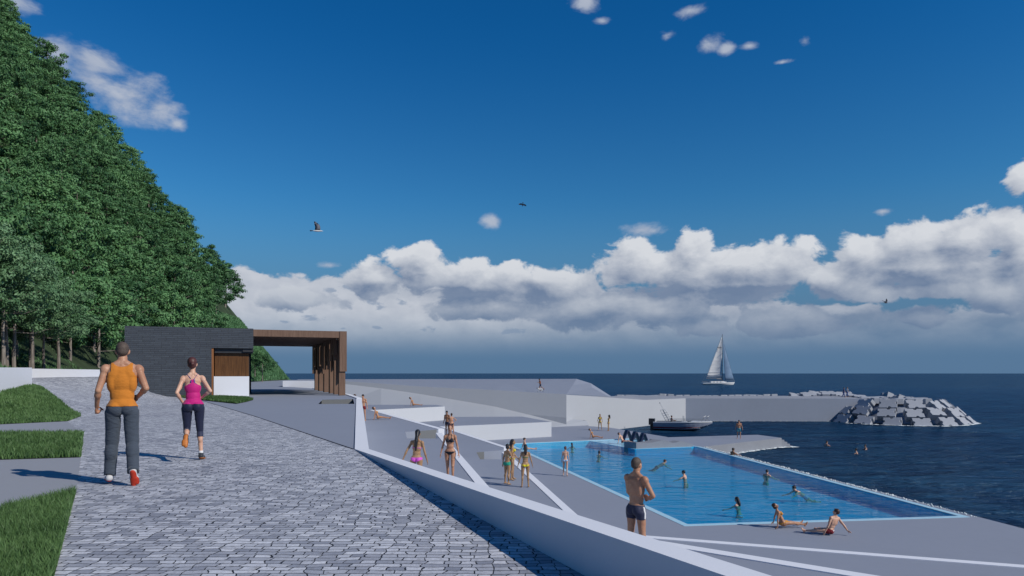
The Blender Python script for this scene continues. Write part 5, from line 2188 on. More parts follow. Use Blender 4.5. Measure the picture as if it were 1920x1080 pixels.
    seg.append(('neck', MC @ Vector((0, -0.02, 1.50)), MH @ Vector((0, 0, 1.58)), 0.055, 0.055))
    seg.append(('head', MH @ Vector((0, 0, 1.64)), MH @ Vector((0, 0, 1.72)), 0.085, 0.095))
    body = S.mesh('person', voxel, 4, 0.5)
    co, no, F, st, tot = mesh_arrays(body)
    # nearest bone of every vertex
    D, T = [], []
    for nm, p0, p1, r0, r1 in seg:
        p0, p1 = np.array(p0), np.array(p1)
        d = p1 - p0
        t = np.clip(((co - p0) @ d) / (d @ d), 0, 1)
        D.append(np.linalg.norm(co - p0 - t[:, None] * d, axis=1) - (r0 + (r1 - r0) * t))
        T.append(t)
    D, T = np.array(D), np.array(T)
    names = [x[0] for x in seg]
    best = D.argmin(0)

    def loc_of(M):
        A = np.array(M.inverted())
        return co @ A[:3, :3].T + A[:3, 3]
    c = dict(P=loc_of(MP), C=loc_of(MC), H=loc_of(MH), best=best, names=names, T=T, D=D, co=co, J={k_: loc_of(v) for k_, v in joints.items()}, fem=fem, sx=sx)
    zmin = co[:, 2].min()
    if sink is not None:
        zmin = sink
    k = H / 1.80
    root = empty('person', loc, yaw)
    tag(root, label, 'person', group)
    # root carries no scale: meshes are sized here
    shift = np.array([0, 0, -zmin])

    def fin(o):
        me = o.data
        n = len(me.vertices)
        a = np.empty(n * 3, dtype=np.float32)
        me.vertices.foreach_get('co', a)
        a = ((a.reshape(-1, 3) + shift) * k).astype(np.float32)
        me.vertices.foreach_set('co', a.ravel())
        me.update()
        o.parent = root
        return o
    bo = link('body', body, [SKIN[skin], EYE_M, LIP])
    # eyes, brows and lips on the face
    hc = c['H']
    eye = (np.minimum(np.abs(hc[:, 0] - 0.031), np.abs(hc[:, 0] + 0.031)) < 0.013) & (np.abs(hc[:, 2] - 1.679) < 0.0065) & (hc[:, 1] > 0.05)
    brow = (np.minimum(np.abs(hc[:, 0] - 0.032), np.abs(hc[:, 0] + 0.032)) < 0.019) & (np.abs(hc[:, 2] - 1.700) < 0.005) & (hc[:, 1] > 0.06)
    lip = (np.abs(hc[:, 0]) < 0.024) & (np.abs(hc[:, 2] - 1.626) < 0.009) & (hc[:, 1] > 0.08)
    if voxel <= 0.017:
        mi = np.zeros(len(tot), dtype=np.int32)
        for i, (s_, t_) in enumerate(zip(st, tot)):
            f = F[s_:s_ + t_]
            if eye[f].mean() >= 0.5 or brow[f].mean() >= 0.5:
                mi[i] = 1
            elif lip[f].mean() >= 0.5:
                mi[i] = 2
        body.polygons.foreach_set('material_index', mi)
    fin(bo)
    for w in wear:
        keep, off = w[1](c, *w[4:])
        o = shell(w[0], co, no, F, st, tot, keep, off if w[3] is None else w[3], w[2], None)
        if o:
            fin(o)
    # hair
    hcol, style = hair
    if style != 'none':
        Hs = Shape()
        vx = 0.008 if voxel < 0.012 else 0.012
        if style in ('crop', 'short'):
            t_ = 0.004 if style == 'crop' else 0.011
            Hs.ell(MH, (0, -0.020, 1.712), (0.0765 + t_, 0.0965 + t_, 0.092 + t_))
            Hs.ell(MH, (0, -0.050, 1.672), (0.066 + t_, 0.060 + t_, 0.062))
            if style == 'short':
                Hs.ell(MH, (0, 0.052, 1.765), (0.055, 0.038, 0.030))
        else:
            Hs.ell(MH, (0, -0.034, 1.720), (0.082, 0.100, 0.096))
            Hs.ell(MH, (0, -0.055, 1.668), (0.072, 0.064, 0.072))
            if style == 'bun':
                Hs.ell(MH, (0.012, -0.128, 1.672), (0.034, 0.030, 0.034))
            if style == 'bob':
                for s in (-1, 1):
                    Hs.ell(MH, (s * 0.058, -0.030, 1.65), (0.030, 0.060, 0.075))
                Hs.ell(MH, (0, -0.075, 1.635), (0.068, 0.040, 0.07))
            if style == 'long':
                pts_ = [MH @ Vector((0, -0.095, 1.70)), MH @ Vector((0.006, -0.125, 1.60)), MC @ Vector((0.008, -0.150, 1.46)), MC @ Vector((0.0, -0.150, 1.32)), MC @ Vector((0.006, -0.135, 1.20))]
                rs = [0.062, 0.056, 0.058, 0.048, 0.024]
                for i in range(4):
                    Hs.cap(pts_[i], pts_[i + 1], rs[i], rs[i + 1])
            if style == 'mid':
                pts_ = [MH @ Vector((0, -0.070, 1.70)), MH @ Vector((0.0, -0.085, 1.61)), MC @ Vector((0.0, -0.115, 1.48)), MC @ Vector((0.0, -0.120, 1.40))]
                rs = [0.080, 0.078, 0.066, 0.045]
                for i in range(3):
                    Hs.cap(pts_[i], pts_[i + 1], rs[i], rs[i + 1])
            if style == 'cap':
                pass
        hm = Hs.mesh('hair', vx, 2, 0.4)
        fin(link('hair', hm, HAIR[hcol]))
    return root


# ---- garment cuts: each gives the kept vertices and the push outwards
def is_b(c, *nm):
    return np.isin(c['best'], [c['names'].index(n) for n in nm])


def torso(c):
    return is_b(c, 'pelvis', 'chest', 'neck')


def t_of(c, n):
    return c['T'][c['names'].index(n)]


def trunks(c, leg=0.36, top=1.02):
    k = is_b(c, 'pelvis', 'chest') & (c['P'][:, 2] < top)
    for s in 'LR':
        k |= is_b(c, 'thigh' + s) & (t_of(c, 'thigh' + s) < leg)
    return k, np.full(len(k), 0.008)


def briefs(c, top=0.985, cut=0.62):
    p = c['P']
    z0 = 0.835
    lim = z0 + np.abs(p[:, 0]) * cut
    k = (is_b(c, 'pelvis', 'chest', 'thighL', 'thighR')) & (p[:, 2] < top) & (p[:, 2] > lim) & (p[:, 2] > 0.80)
    k &= np.abs(p[:, 0]) < 0.20
    return k, np.full(len(k), 0.005)


def bra(c, r=0.068, band=True, halter=True):
    q_ = c['C']
    k = np.zeros(len(q_), bool)
    ch = is_b(c, 'chest', 'neck', 'uarmaL', 'uarmaR')
    for s in (-1, 1):
        d = np.sqrt(((q_[:, 0] - s * 0.066) / 1.0) ** 2 + ((q_[:, 2] - 1.312) / 1.05) ** 2)
        k |= (d < r) & (q_[:, 1] > 0.03)
        if halter:
            x = 0.066 + (0.045 - 0.066) * (q_[:, 2] - 1.36) / 0.12
            k |= (np.abs(q_[:, 0] - s * x) < 0.014) & (q_[:, 2] > 1.34) & (q_[:, 2] < 1.53) & (q_[:, 1] > -0.02)
    if band:
        k |= (np.abs(q_[:, 2] - 1.268) < 0.015) & is_b(c, 'chest')
    return k & ch & ~(is_b(c, 'uarmaL', 'uarmaR') & (np.abs(q_[:, 0]) > 0.10)), np.full(len(k), 0.005)


def tank(c, hem=0.955, wide=0.125):
    q_, p = c['C'], c['P']
    k = (torso(c) | is_b(c, 'thighL', 'thighR')) & (p[:, 2] > hem)
    up = np.clip((q_[:, 2] - 1.30) / 0.16, 0, 1)
    k &= np.abs(q_[:, 0]) < 0.215 - (0.215 - wide) * up ** 0.8
    k &= ~((q_[:, 2] > 1.40) & (np.abs(q_[:, 0]) > wide))
    k &= ~((np.abs(q_[:, 0]) < 0.095) & (q_[:, 2] > 1.468 + 6.0 * q_[:, 0] ** 2))
    front = q_[:, 1] > 0
    k &= ~(front & (q_[:, 2] > 1.44 - 0.0 + 0.6 * np.abs(q_[:, 0])))
    k &= q_[:, 2] < 1.525
    k |= is_b(c, 'uarmaL', 'uarmaR') & (np.abs(q_[:, 0]) < 0.165) & (q_[:, 2] < 1.36) & (q_[:, 2] > 1.0) & (D_of(c) > -1)
    low = np.clip((1.12 - p[:, 2]) / 0.2, 0, 1)
    return k, 0.009 + 0.008 * low


def D_of(c):
    return c['D'].min(0)


def racer(c, hem=0.955):
    """narrow backed running top"""
    q_, p = c['C'], c['P']
    k = (torso(c) | is_b(c, 'thighL', 'thighR')) & (p[:, 2] > hem)
    x, z = np.abs(q_[:, 0]), q_[:, 2]
    lim = np.where(z < 1.275, 0.30, 0.028 + 0.16 * np.clip((1.345 - z) / 0.07, 0, 1) ** 1.6)
    back = q_[:, 1] < 0.02
    k = np.where(back, k & (x < lim) & (z < 1.40), k & (z < 1.38) & (x < 0.16))
    return k, np.full(len(k), 0.007)


def racer_straps(c):
    q_ = c['C']
    x, z = np.abs(q_[:, 0]), q_[:, 2]
    back = q_[:, 1] < 0.03
    lim = 0.028 + 0.16 * np.clip((1.345 - z) / 0.07, 0, 1) ** 1.6
    edge = back & (z > 1.262) & (z < 1.395) & (np.abs(x - lim) < 0.012) & (x < 0.17)
    xs = 0.012 + (z - 1.385) * 0.62
    strap = back & (z >= 1.385) & (z < 1.54) & (np.abs(x - xs) < 0.0105)
    return (edge | strap) & is_b(c, 'chest', 'neck', 'uarmaL', 'uarmaR'), np.full(len(z), 0.0095)


def leggings(c, to=0.30, top=1.0):
    k = is_b(c, 'pelvis', 'chest') & (c['P'][:, 2] < top)
    for s in 'LR':
        k |= is_b(c, 'thigh' + s)
        k |= is_b(c, 'shank' + s) & (t_of(c, 'shank' + s) < to)
    return k, np.full(len(k), 0.005)


def cuff(c, sides='LR', a=0.0, b=0.30):
    k = np.zeros(len(c['co']), bool)
    for s in sides:
        k |= is_b(c, 'shank' + s) & (t_of(c, 'shank' + s) < b) & (t_of(c, 'shank' + s) > a)
    return k, np.full(len(k), 0.009)


def trousers(c, top=1.02):
    k = is_b(c, 'pelvis', 'chest') & (c['P'][:, 2] < top)
    off = np.full(len(k), 0.010)
    co = c['co']
    for s in 'LR':
        a = is_b(c, 'thigh' + s)
        k |= a
        off = np.where(a, 0.012 + 0.016 * t_of(c, 'thigh' + s), off)
        b = is_b(c, 'shank' + s, 'foot' + s) & (c['J']['shank' + s][:, 2] > -0.435)
        k |= b
        off = np.where(b, 0.028 + 0.014 * t_of(c, 'shank' + s) * (1 - 0.3 * t_of(c, 'shank' + s)), off)
    # folds
    wv = np.sin(co[:, 2] * 55 + co[:, 0] * 20 + 2.2 * np.sin(co[:, 1] * 30)) * np.sin(co[:, 2] * 23 + co[:, 0] * 31)
    return k, off + 0.0016 * wv


def shoe(c, sides='LR'):
    k = is_b(c, *['foot' + s for s in sides])
    for s in sides:
        k |= is_b(c, 'shank' + s) & (c['J']['foot' + s][:, 2] < 0.012)
    return k, np.full(len(k), 0.012)


def sock(c, sides='LR'):
    k = np.zeros(len(c['co']), bool)
    for s in sides:
        z = c['J']['foot' + s][:, 2]
        k |= is_b(c, 'shank' + s) & (z < 0.055) & (z > 0.0)
    return k, np.full(len(k), 0.006)


def sole(c):
    k = np.zeros(len(c['co']), bool)
    for s in 'LR':
        k |= is_b(c, 'foot' + s) & (c['J']['foot' + s][:, 2] < -0.052)
    return k, np.full(len(k), 0.020)


def midsole(c, sides='LR'):
    k = np.zeros(len(c['co']), bool)
    for s in sides:
        z = c['J']['foot' + s][:, 2]
        k |= is_b(c, 'foot' + s) & (z < -0.064)
    return k, np.full(len(k), 0.0165)


def stripe(c):
    k = np.zeros(len(c['co']), bool)
    for s, sg in (('R', 1), ('L', -1)):
        j = c['J']['thigh' + s]
        k |= (is_b(c, 'thigh' + s, 'pelvis') & (c['P'][:, 2] < 1.0) & (np.abs(j[:, 1] + 0.0) < 0.022) & (j[:, 0] * sg > 0.02) & (t_of(c, 'thigh' + s) < 0.35))
    return k, np.full(len(k), 0.0105)


def shirt(c, hem=0.92, sleeve=0.55):
    k = torso(c) & (c['P'][:, 2] > hem) & (c['C'][:, 2] < 1.50)
    for s in ('aL', 'aR'):
        k |= is_b(c, 'uarm' + s) & (t_of(c, 'uarm' + s) < sleeve)
    return k, np.full(len(k), 0.016)


def skirt_(c):
    k = is_b(c, 'pelvis') & (c['P'][:, 2] < 1.03)
    for s in 'LR':
        k |= is_b(c, 'thigh' + s)
        k |= is_b(c, 'shank' + s) & (t_of(c, 'shank' + s) < 0.75)
    return k, np.full(len(k), 0.025)
# ------------------------------------------------------------------ the people of the picture
def gnd(px, py, zc):
    return at(px, py, zc)


orange = cloth('orange_ribbed_cotton', (0.50, 0.175, 0.022), 0.8, 0.25, 18)
greyp = cloth('slate_grey_cloth', (0.050, 0.064, 0.088), 0.85, 0.5, 10)
magenta = cloth('magenta_cloth', (0.46, 0.012, 0.17), 0.6, 0.15)
purple = cloth('purple_strap', (0.075, 0.055, 0.26), 0.6, 0.05)
navyc = cloth('navy_cloth', (0.012, 0.016, 0.042), 0.55, 0.12)
navyc2 = cloth('washed_navy_cloth', (0.026, 0.031, 0.066), 0.6, 0.12)
white_c = cloth('white_cloth', (0.62, 0.62, 0.64), 0.7, 0.05)
blk = cloth('black_cloth', (0.012, 0.014, 0.024), 0.6, 0.05)
pink = cloth('pink_cloth', (0.56, 0.09, 0.50), 0.5, 0.05)
teal = cloth('teal_cloth', (0.012, 0.25, 0.18), 0.6, 0.08)
yellow = cloth('yellow_cloth', (0.62, 0.52, 0.02), 0.6, 0.05)
green = cloth('green_cloth', (0.02, 0.14, 0.05), 0.6, 0.05)
pale_blue = cloth('pale_blue_cloth', (0.30, 0.42, 0.60), 0.6, 0.05)
ochre = cloth('orange_bikini_cloth', (0.58, 0.27, 0.04), 0.6, 0.05)
red_c = cloth('dark_red_cloth', (0.16, 0.010, 0.018), 0.7, 0.15)
aqua = cloth('patterned_aqua_cloth', (0.07, 0.27, 0.32), 0.7, 0.15, 40)
shoe_w = cloth('white_shoe', (0.50, 0.50, 0.52), 0.6, 0.05)
shoe_b = cloth('dark_shoe', (0.03, 0.035, 0.045), 0.5, 0.05)
sole_r = mat('red_rubber', (0.42, 0.030, 0.012), 0.6, 0.15, 30)
sole_o = mat('orange_rubber', (0.42, 0.13, 0.02), 0.6, 0.2, 30)
denim = cloth('blue_denim', (0.03, 0.06, 0.20), 0.8, 0.1)
shirt_b = cloth('blue_shirt', (0.05, 0.08, 0.20), 0.8, 0.1)
shirt_w = cloth('white_shirt', (0.55, 0.57, 0.6), 0.8, 0.1)
rust = cloth('rust_shirt', (0.20, 0.06, 0.03), 0.8, 0.1)

# two joggers on the cobbles
p = gnd(229, 907, -1.45)
person('big jogger in an orange tank top and grey trousers seen from behind', p, R(25), 1.82, 'm',
       dict(lean=2, back=3, head=(2, -4), twist=0, turn=0,
            L=dict(hip=10, abd=3.5, knee=10, ank=2), R=dict(hip=-2, abd=3.5, knee=26, ank=-36),
            aL=dict(fl=-8, abd=15, tw=4, el=48, curl=1), aR=dict(fl=-22, abd=18, tw=24, el=95, curl=1)),
       'tan', ('cropped', 'crop'),
       [('tank_top', tank, orange, None), ('trousers', trousers, greyp, None), ('shoe', shoe, shoe_w, None, 'L'), ('shoe', shoe, shoe_w, None, 'R'), ('shoe_sole', midsole, sole_r, None, 'L'), ('shoe_sole', midsole, sole_r, None, 'R')], 0.0085, build=0.98)
p = gnd(362, 861, -1.45)
person('jogger in a magenta racerback top and navy leggings seen from behind', p, R(22), 1.70, 'f',
       dict(lean=5, back=2, head=(-5, -3), twist=-3, turn=5, bend=-2,
            L=dict(hip=6, abd=1, knee=74, ank=-40, rot=4), R=dict(hip=3, abd=3, knee=8, ank=0),
            aL=dict(fl=-20, abd=20, tw=34, el=72, curl=1), aR=dict(fl=-24, abd=25, tw=38, el=98, curl=1)),
       'fair', ('auburn', 'bun'),
       [('leggings', leggings, navyc, None), ('legging_cuff', cuff, navyc2, None, 'L'), ('legging_cuff', cuff, navyc2, None, 'R'), ('running_top', racer, magenta, None), ('top_straps', racer_straps, purple, None),
        ('shoe', shoe, shoe_b, None, 'L'), ('shoe', shoe, shoe_b, None, 'R'), ('sock', sock, white_c, None, 'L'), ('sock', sock, white_c, None, 'R'), ('shoe_sole', midsole, sole_o, None, 'L'), ('shoe_sole', midsole, sole_o, None, 'R')], 0.0085)
# man at the wall with crossed arms
person('tall man in navy trunks with crossed arms standing at the white wall', gnd(1193, 1060, -3.25), R(-52), 1.82, 'm',
       dict(lean=0, back=1, head=(4, -2), L=dict(hip=0, abd=4, knee=3), R=dict(hip=2, abd=4, knee=4), aL=dict(fl=22, abd=14, tw=66, el=80), aR=dict(fl=18, abd=22, tw=66, el=84)),
       'tan', ('cropped', 'crop'), [('swim_trunks', trunks, navyc2, None), ('side_stripe', stripe, white_c, None)], 0.010)
# terrace behind the wall
person('woman with long black hair in a pink bikini seen from behind', gnd(781, 921, -3.25), R(-8), 1.68, 'f',
       dict(lean=2, back=2, head=(4, -6), bend=2, L=dict(hip=8, abd=5, knee=8), R=dict(hip=-8, abd=4, knee=10), aL=dict(fl=-18, abd=24, tw=10, el=14), aR=dict(fl=6, abd=16, tw=8, el=16)),
       'olive', ('black', 'long'), [('bikini_bottom', briefs, pink, None, 0.995, 0.52), ('bikini_top', bra, pink, None)], 0.012, build=1.03)
person('woman in a black bikini walking towards the camera', gnd(844, 904, -3.25), R(176), 1.70, 'f',
       dict(lean=0, back=2, head=(8, 2), L=dict(hip=11, abd=0.5, knee=8), R=dict(hip=-9, abd=0.5, knee=10), aL=dict(fl=4, abd=14, tw=4, el=14), aR=dict(fl=-4, abd=15, tw=4, el=12)),
       'tan', ('auburn', 'up'), [('bikini_bottom', briefs, blk, None, 0.965, 0.62), ('bikini_top', bra, blk, None)], 0.011)
# group of three
person('woman with short dark hair in teal shorts and halter top holding a white cup', gnd(951, 908, -4.6), R(-48), 1.66, 'f',
       dict(lean=0, back=4, head=(-8, -4), aR=dict(fl=26, abd=10, tw=18, el=78, curl=0.6), aL=dict(fl=-6, abd=12, tw=6, el=12)), 'olive', ('black', 'bob'),
       [('shorts', trunks, teal, None, 0.20, 1.0), ('halter_top', bra, teal, None, 0.085)], 0.014, build=1.06)
cp = gnd(951, 908, -4.6) + Vector((0.52, 0.16, 1.02))
bm = bmesh.new()
tube(bm, cp, cp + Vector((0, 0, 0.13)), 0.032, 0.042, 12)
tag(obj('cup', bm, gw), 'small white cup held by the woman in teal shorts', 'cup')
person('woman with dark hair in a yellow bikini standing sideways in the group of three', gnd(961, 900, -4.6), R(-92), 1.74, 'f',
       dict(lean=0, back=1, head=(4, -6), aL=dict(fl=12, abd=10, tw=10, el=30), aR=dict(fl=-8, abd=10, tw=10, el=18)), 'olive', ('black', 'mid'),
       [('bikini_bottom', briefs, yellow, None, 0.985, 0.6), ('bikini_top', bra, yellow, None)], 0.014)
person('woman in a yellow bikini bottom seen from behind, in the group of three', gnd(985, 913.5, -4.6), R(4), 1.72, 'f',
       dict(lean=0, back=0, head=(0, -4), aL=dict(fl=-2, abd=17, tw=4, el=16), aR=dict(fl=4, abd=17, tw=4, el=16), L=dict(hip=0, abd=3.5, knee=3), R=dict(hip=0, abd=2.5, knee=4)), 'olive', ('black', 'mid'),
       [('bikini_bottom', briefs, yellow, None, 0.965, 0.62), ('bikini_top', bra, green, None)], 0.014)
person('slim fair woman in a pale blue bikini bottom walking to the pool', gnd(1060, 892.5, -6.0), R(-10), 1.70, 'f',
       dict(lean=1, back=1, head=(0, -2), L=dict(hip=6, abd=2, knee=6), R=dict(hip=-6, abd=2, knee=12, ank=-8), aL=dict(fl=2, abd=9, tw=4, el=10), aR=dict(fl=-2, abd=9, tw=4, el=12)),
       'fair', ('auburn', 'bun'), [('bikini_bottom', briefs, pale_blue, None, 0.99, 0.5)], 0.016, build=0.94)

SIT = dict(lean=-20, back=-4, head=(0, 8), L=dict(hip=67, abd=5, knee=3, ank=-20), R=dict(hip=68, abd=4, knee=5, ank=-20),
           aL=dict(fl=-34, abd=16, tw=-20, el=8, wr=-50), aR=dict(fl=-34, abd=16, tw=-20, el=8, wr=-50))
SIT_UP = dict(lean=-8, back=8, head=(0, 0), L=dict(hip=81, abd=8, knee=4, ank=-10), R=dict(hip=84, abd=6, knee=10, ank=-10),
              aL=dict(fl=-20, abd=14, tw=-10, el=8, wr=-40), aR=dict(fl=20, abd=14, tw=10, el=20))
bikini = lambda m: [('bikini_bottom', briefs, m, None, 0.98, 0.6), ('bikini_top', bra, m, None)]
person('woman with brown hair sitting on the upper terrace leaning back on her arms', gnd(709, 787, -3.25), R(-84), 1.68, 'f', SIT, 'tan', ('brown', 'bob'), bikini(ochre), 0.018)
person('person sitting on the flat roof of the farther white block', gnd(775, 761.5, -3.25), R(-86), 1.66, 'f', SIT, 'tan', ('brown', 'bob'), bikini(ochre), 0.020)
person('person at the pool corner sitting with stretched legs', gnd(984, 844, -6.0), R(-82), 1.78, 'm', SIT_UP, 'fair', ('dark', 'short'), [('swim_trunks', trunks, navyc2, None)], 0.018)
person('woman in an orange bikini sitting on the far pool deck', gnd(1112, 822, -6.0), R(-100), 1.68, 'f', dict(SIT, L=dict(hip=72, abd=4, knee=16, ank=-20), R=dict(hip=74, abd=4, knee=22, ank=-20)), 'tan', ('brown', 'up'), bikini(ochre), 0.020)
person('woman in a yellow bikini facing the camera on the far pool deck', gnd(1125, 806.5, -6.0), R(170), 1.70, 'f', dict(aL=dict(fl=0, abd=15, tw=4, el=14), aR=dict(fl=0, abd=15, tw=4, el=14), L=dict(hip=3, abd=7, knee=3), R=dict(hip=-3, abd=6, knee=3)), 'olive', ('black', 'mid'), bikini(yellow), 0.018)
person('slim woman in a yellow bikini standing in profile on the far pool deck', gnd(1141, 808, -6.0), R(82), 1.68, 'f', dict(lean=-2, back=-2), 'olive', ('black', 'mid'), bikini(yellow), 0.018)
person('fair man in red trunks sitting in the shallow water beside the loungers', gnd(1168, 832.5, -6.0), R(-128), 1.78, 'm', dict(SIT, lean=-26, L=dict(hip=72, abd=12, knee=22, ank=-20), R=dict(hip=64, abd=10, knee=6, ank=-20)), 'fair', ('brown', 'short'), [('swim_trunks', trunks, red_c, None, 0.25)], 0.016)
# couple on the middle terrace and pair behind the wall end
person('man standing on the middle terrace half hidden by a woman', gnd(838.5, 816.5, -4.6), R(150), 1.82, 'm', dict(head=(30, 0)), 'brown', ('dark', 'short'), [('swim_trunks', trunks, navyc, None)], 0.018)
person('woman with hand on hip standing close before the man on the middle terrace', gnd(847, 816.5, -4.6), R(30), 1.64, 'f', dict(aR=dict(fl=-18, abd=48, tw=70, el=100), aL=dict(fl=0, abd=12, tw=4, el=12)), 'tan', ('brown', 'bun'), [('bikini_bottom', briefs, blk, None, 0.98, 0.6)], 0.018)
person('man in red and white trunks standing behind the white wall end', gnd(681, 789, -3.25), R(172), 1.80, 'm', dict(head=(0, 0)), 'tan', ('dark', 'short'), [('swim_trunks', trunks, red_c, None)], 0.018)
person('person whose head shows over the thin white wall by the pergola', gnd(664, 786, -3.25), R(-80), 1.76, 'f', dict(), 'tan', ('brown', 'short'), bikini(blk), 0.020)
# man on the pier
person('man in patterned aqua shorts standing on the grey pier', gnd(1385.5, 822.5, -6.2), R(165), 1.76, 'm', dict(head=(-25, 0), aL=dict(fl=4, abd=16, tw=4, el=16), aR=dict(fl=-6, abd=14, tw=4, el=16)), 'tan', ('dark', 'short'), [('swim_shorts', trunks, aqua, None, 0.62, 1.02)], 0.016)
# sunbathing pair at the near pool edge
person('woman in an orange bikini sitting on the near pool deck beside a man', gnd(1467, 990, -6.0), R(-84), 1.72, 'f', dict(SIT, head=(-24, 4), turn=-14), 'tan', ('brown', 'bob'), bikini(ochre), 0.0115)
person('man in dark red trunks sitting on the near pool deck, back turned', gnd(1557, 1003, -6.0), R(58), 1.80, 'm',
       dict(lean=-14, back=-2, head=(28, 0), turn=-34, L=dict(hip=75, abd=10, knee=5, ank=-20), R=dict(hip=74, abd=16, knee=60, ank=-15, rot=-75), aL=dict(fl=-14, abd=16, tw=6, el=16), aR=dict(fl=-44, abd=34, tw=-12, el=6, wr=-50)),
       'fair', ('brown', 'short'), [('swim_trunks', trunks, red_c, None, 0.34), ('waist_band', lambda c: ((is_b(c, 'pelvis', 'chest') & (np.abs(c['P'][:, 2] - 0.985) < 0.022)), np.full(len(c['co']), 0.0105)), white_c, None)], 0.0115)

# swimmers: they stand or tread in the water, sunk to the shoulders
SW = dict(lean=8, back=4, head=(0, 0), L=dict(hip=20, abd=10, knee=40, ank=-30), R=dict(hip=-6, abd=10, knee=50, ank=-30), aL=dict(fl=62, abd=30, tw=10, el=20), aR=dict(fl=58, abd=36, tw=10, el=24))
SWF = dict(lean=52, back=12, head=(0, 50), L=dict(hip=-4, abd=8, knee=24, ank=-40), R=dict(hip=6, abd=10, knee=40, ank=-40), aL=dict(fl=120, abd=30, tw=0, el=16), aR=dict(fl=110, abd=30, tw=0, el=20))


def swimmer(label, px, py, zc, yaw, sex, skin_, hair_, wear_, pose=SW, depth=1.44, H=1.75, vx=0.018, group='swimmers in the pool'):
    q = gnd(px, py, zc)
    person(label, q, yaw, H, sex, pose, skin_, hair_, wear_, vx, sink=depth, group=group)


tr_ = lambda m: [('swim_trunks', trunks, m, None)]
ZW = -6.025
swimmer('swimmer with black hair at the far left corner of the pool', 1073, 836.5, ZW, R(10), 'f', 'fair', ('black', 'mid'), bikini(blk), depth=1.52)
swimmer('swimmer with black hair holding an arm out in the far left pool', 1122, 852.5, ZW, R(-40), 'f', 'fair', ('black', 'bob'), bikini(blk), depth=1.50)
swimmer('dark bearded man swimming to the right in the far part of the pool', 1232, 868, ZW, R(-95), 'm', 'fair', ('brown', 'short'), tr_(navyc), SWF, depth=1.26)
swimmer('man with dark hair standing to his chest in the middle of the pool', 1286, 897, ZW, R(60), 'm', 'fair', ('black', 'short'), tr_(teal), depth=1.32, vx=0.016)
swimmer('man resting his arms on the overflow edge of the pool', 1372, 854, ZW, R(-70), 'm', 'brown', ('dark', 'short'), tr_(navyc), dict(SW, aL=dict(fl=78, abd=12, tw=30, el=20), aR=dict(fl=70, abd=16, tw=40, el=30)), depth=1.22)
swimmer('man with one arm stretched to the right near the overflow edge', 1436, 892, ZW, R(-52), 'm', 'fair', ('black', 'short'), tr_(teal), depth=1.42, vx=0.016)
swimmer('man leaning forward in the water near the sunbathing couple', 1507, 921, ZW, R(98), 'm', 'fair', ('dark', 'short'), tr_(pale_blue), SWF, depth=1.20, vx=0.014)
swimmer('woman with long wet black hair swimming away in the near part of the pool', 1386, 948, ZW, R(40), 'f', 'fair', ('black', 'mid'), bikini(pale_blue), depth=1.40, vx=0.014)
for px, py, yw, lb in ((1548, 836, R(-80), 'swimmer in the sea farthest to the left off the pier'), (1608, 851, R(60), 'swimmer in the sea between the two others off the pier'), (1625, 843, R(85), 'swimmer in the sea farthest to the right off the pier')):
    swimmer(lb, px, py, -7.1, yw, 'm' if px < 1600 else 'f', 'fair', ('dark', 'short' if px < 1600 else 'up'), tr_(navyc) if px < 1600 else bikini(blk), SW, depth=1.30, H=1.78, vx=0.020, group='swimmers in the sea')

# runner with dog on the plateau
q = atd(1013, 733.0, 84)
RUN = dict(lean=8, back=2, head=(0, -4), L=dict(hip=30, abd=3, knee=50, ank=0), R=dict(hip=-20, abd=3, knee=30, ank=-20), aL=dict(fl=30, abd=10, tw=10, el=90, curl=1), aR=dict(fl=-40, abd=14, tw=10, el=85, curl=1))
person('runner in a rust shirt and dark shorts on the plateau beside a dog', Vector((q.x, q.y, q.z + 0.02)), R(100), 1.50, 'm', RUN, 'brown', ('dark', 'short'), [('shirt', shirt, rust, None), ('shorts', trunks, navyc, None, 0.7, 1.02)], 0.020)
# walkers on the breakwater
WALK = dict(lean=2, back=2, head=(0, 0), L=dict(hip=20, abd=2, knee=8), R=dict(hip=-16, abd=2, knee=14, ank=-12), aL=dict(fl=-18, abd=10, tw=6, el=16), aR=dict(fl=18, abd=10, tw=6, el=18))
q = at(1582, 745.6, -3.78)
person('walker in blue shirt and jeans on the breakwater', q, R(-95), 1.58, 'f', WALK, 'tan', ('dark', 'short'), [('shirt', shirt, shirt_b, None), ('trousers', trousers, denim, None)], 0.020)
q = at(1588.5, 745.2, -3.78)
person('walker in a white shirt and long blue skirt on the breakwater', q, R(-85), 1.62, 'f', WALK, 'tan', ('cropped', 'short'), [('shirt', shirt, shirt_w, None), ('skirt', skirt_, denim, None)], 0.020)
# helmsman
bq = boat.matrix_basis @ Vector((-1.35, 0.0, 0.80))
person('dark clothed person sitting at the helm of the motorboat', Vector((bq.x, bq.y, ZS + 0.50)), R(-112), 1.75, 'm', dict(lean=0, back=4, head=(0, 0), L=dict(hip=88, abd=6, knee=86), R=dict(hip=88, abd=6, knee=86), aL=dict(fl=40, abd=10, tw=10, el=50), aR=dict(fl=40, abd=10, tw=10, el=50)),
       'brown', ('dark', 'short'), [('shirt', shirt, navyc, None), ('trousers', trousers, navyc2, None)], 0.020)

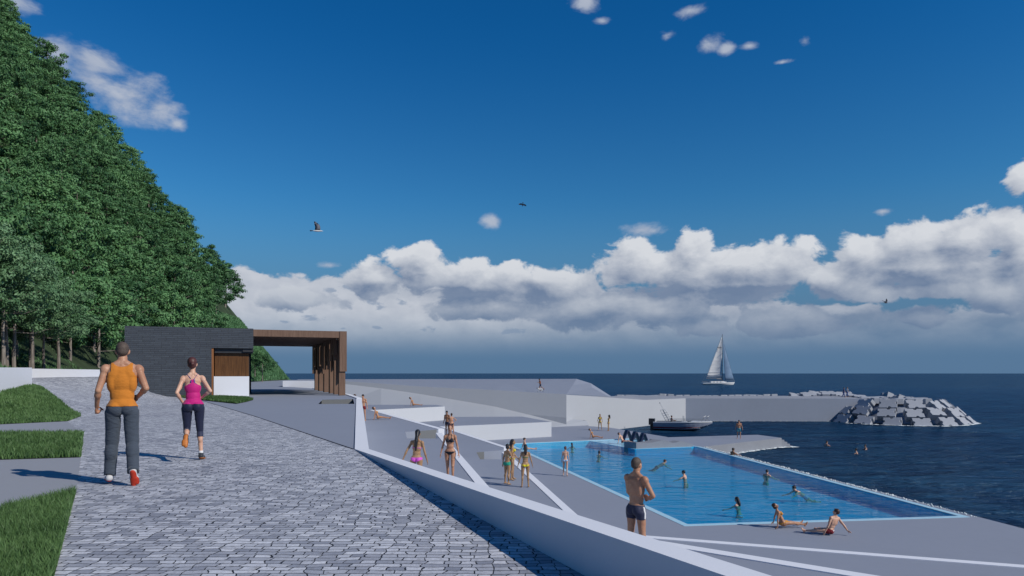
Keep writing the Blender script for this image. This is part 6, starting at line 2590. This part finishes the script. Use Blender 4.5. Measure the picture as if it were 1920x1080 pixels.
# dog
def dog(loc, yaw):
    S = Shape()
    I = Matrix.Identity(4)
    S.cap((-0.24, 0, 0.50), (0.26, 0, 0.50), 0.105, 0.135)
    S.ell(I, (0.24, 0, 0.46), (0.14, 0.11, 0.15))
    S.ell(I, (-0.27, 0, 0.50), (0.11, 0.10, 0.12))
    S.cap((0.34, 0, 0.56), (0.47, 0, 0.68), 0.085, 0.07)
    S.ell(I, (0.52, 0, 0.70), (0.085, 0.07, 0.07))
    S.cap((0.56, 0, 0.69), (0.68, 0, 0.66), 0.045, 0.032)
    for s in (-1, 1):
        S.cap((0.47, s * 0.05, 0.75), (0.44, s * 0.085, 0.70), 0.028, 0.018)
        f = 0.16 * s
        S.cap((0.26, s * 0.08, 0.44), (0.27 + f * 0.7, s * 0.08, 0.24), 0.055, 0.034)
        S.cap((0.27 + f * 0.7, s * 0.08, 0.24), (0.25 + f * 1.5, s * 0.08, 0.04), 0.032, 0.024)
        S.cap((0.25 + f * 1.5, s * 0.08, 0.035), (0.30 + f * 1.5, s * 0.08, 0.03), 0.03, 0.024)
        S.cap((-0.28, s * 0.075, 0.46), (-0.20 - f * 0.6, s * 0.08, 0.28), 0.08, 0.045)
        S.cap((-0.20 - f * 0.6, s * 0.08, 0.28), (-0.36 - f, s * 0.08, 0.19), 0.042, 0.028)
        S.cap((-0.36 - f, s * 0.08, 0.19), (-0.32 - f * 1.1, s * 0.08, 0.04), 0.026, 0.022)
        S.cap((-0.32 - f * 1.1, s * 0.08, 0.032), (-0.27 - f * 1.1, s * 0.08, 0.03), 0.028, 0.022)
    pts_ = [(-0.36, 0, 0.54), (-0.48, 0, 0.52), (-0.58, 0, 0.44), (-0.64, 0, 0.34)]
    for i in range(3):
        S.cap(pts_[i], pts_[i + 1], 0.045 - 0.004 * i, 0.042 - 0.008 * i)
    me = S.mesh('dog', 0.018, 3)
    me.transform(Matrix.Scale(0.66, 4))
    m, nt, b = new_mat('dog_coat')
    c = nt.coord()
    sp2 = nt.new('ShaderNodeSeparateXYZ')
    nt.put(sp2.inputs[0], c)
    n = nt.noise(c, 5.0, 2, 0.5)
    f = nt.m('ADD', n, nt.m('MULTIPLY', nt.m('LESS_THAN', sp2.outputs[0], -0.27), 0.4))
    f = nt.m('ADD', f, nt.m('MULTIPLY', nt.m('GREATER_THAN', sp2.outputs[0], 0.30), 0.25))
    nt.put(b.inputs['Base Color'], nt.mix(nt.m('GREATER_THAN', f, 0.58), (0.62, 0.62, 0.60), (0.02, 0.02, 0.022)))
    b.inputs['Roughness'].default_value = 0.8
    o = link('dog', me, m)
    o.location = loc
    o.rotation_euler = (0, 0, yaw)
    tag(o, 'black and white dog trotting beside the runner on the plateau', 'dog')
    return o


q = atd(1013, 735.4, 80.3)
dog(Vector((q.x, q.y, q.z + 0.02)), R(176))
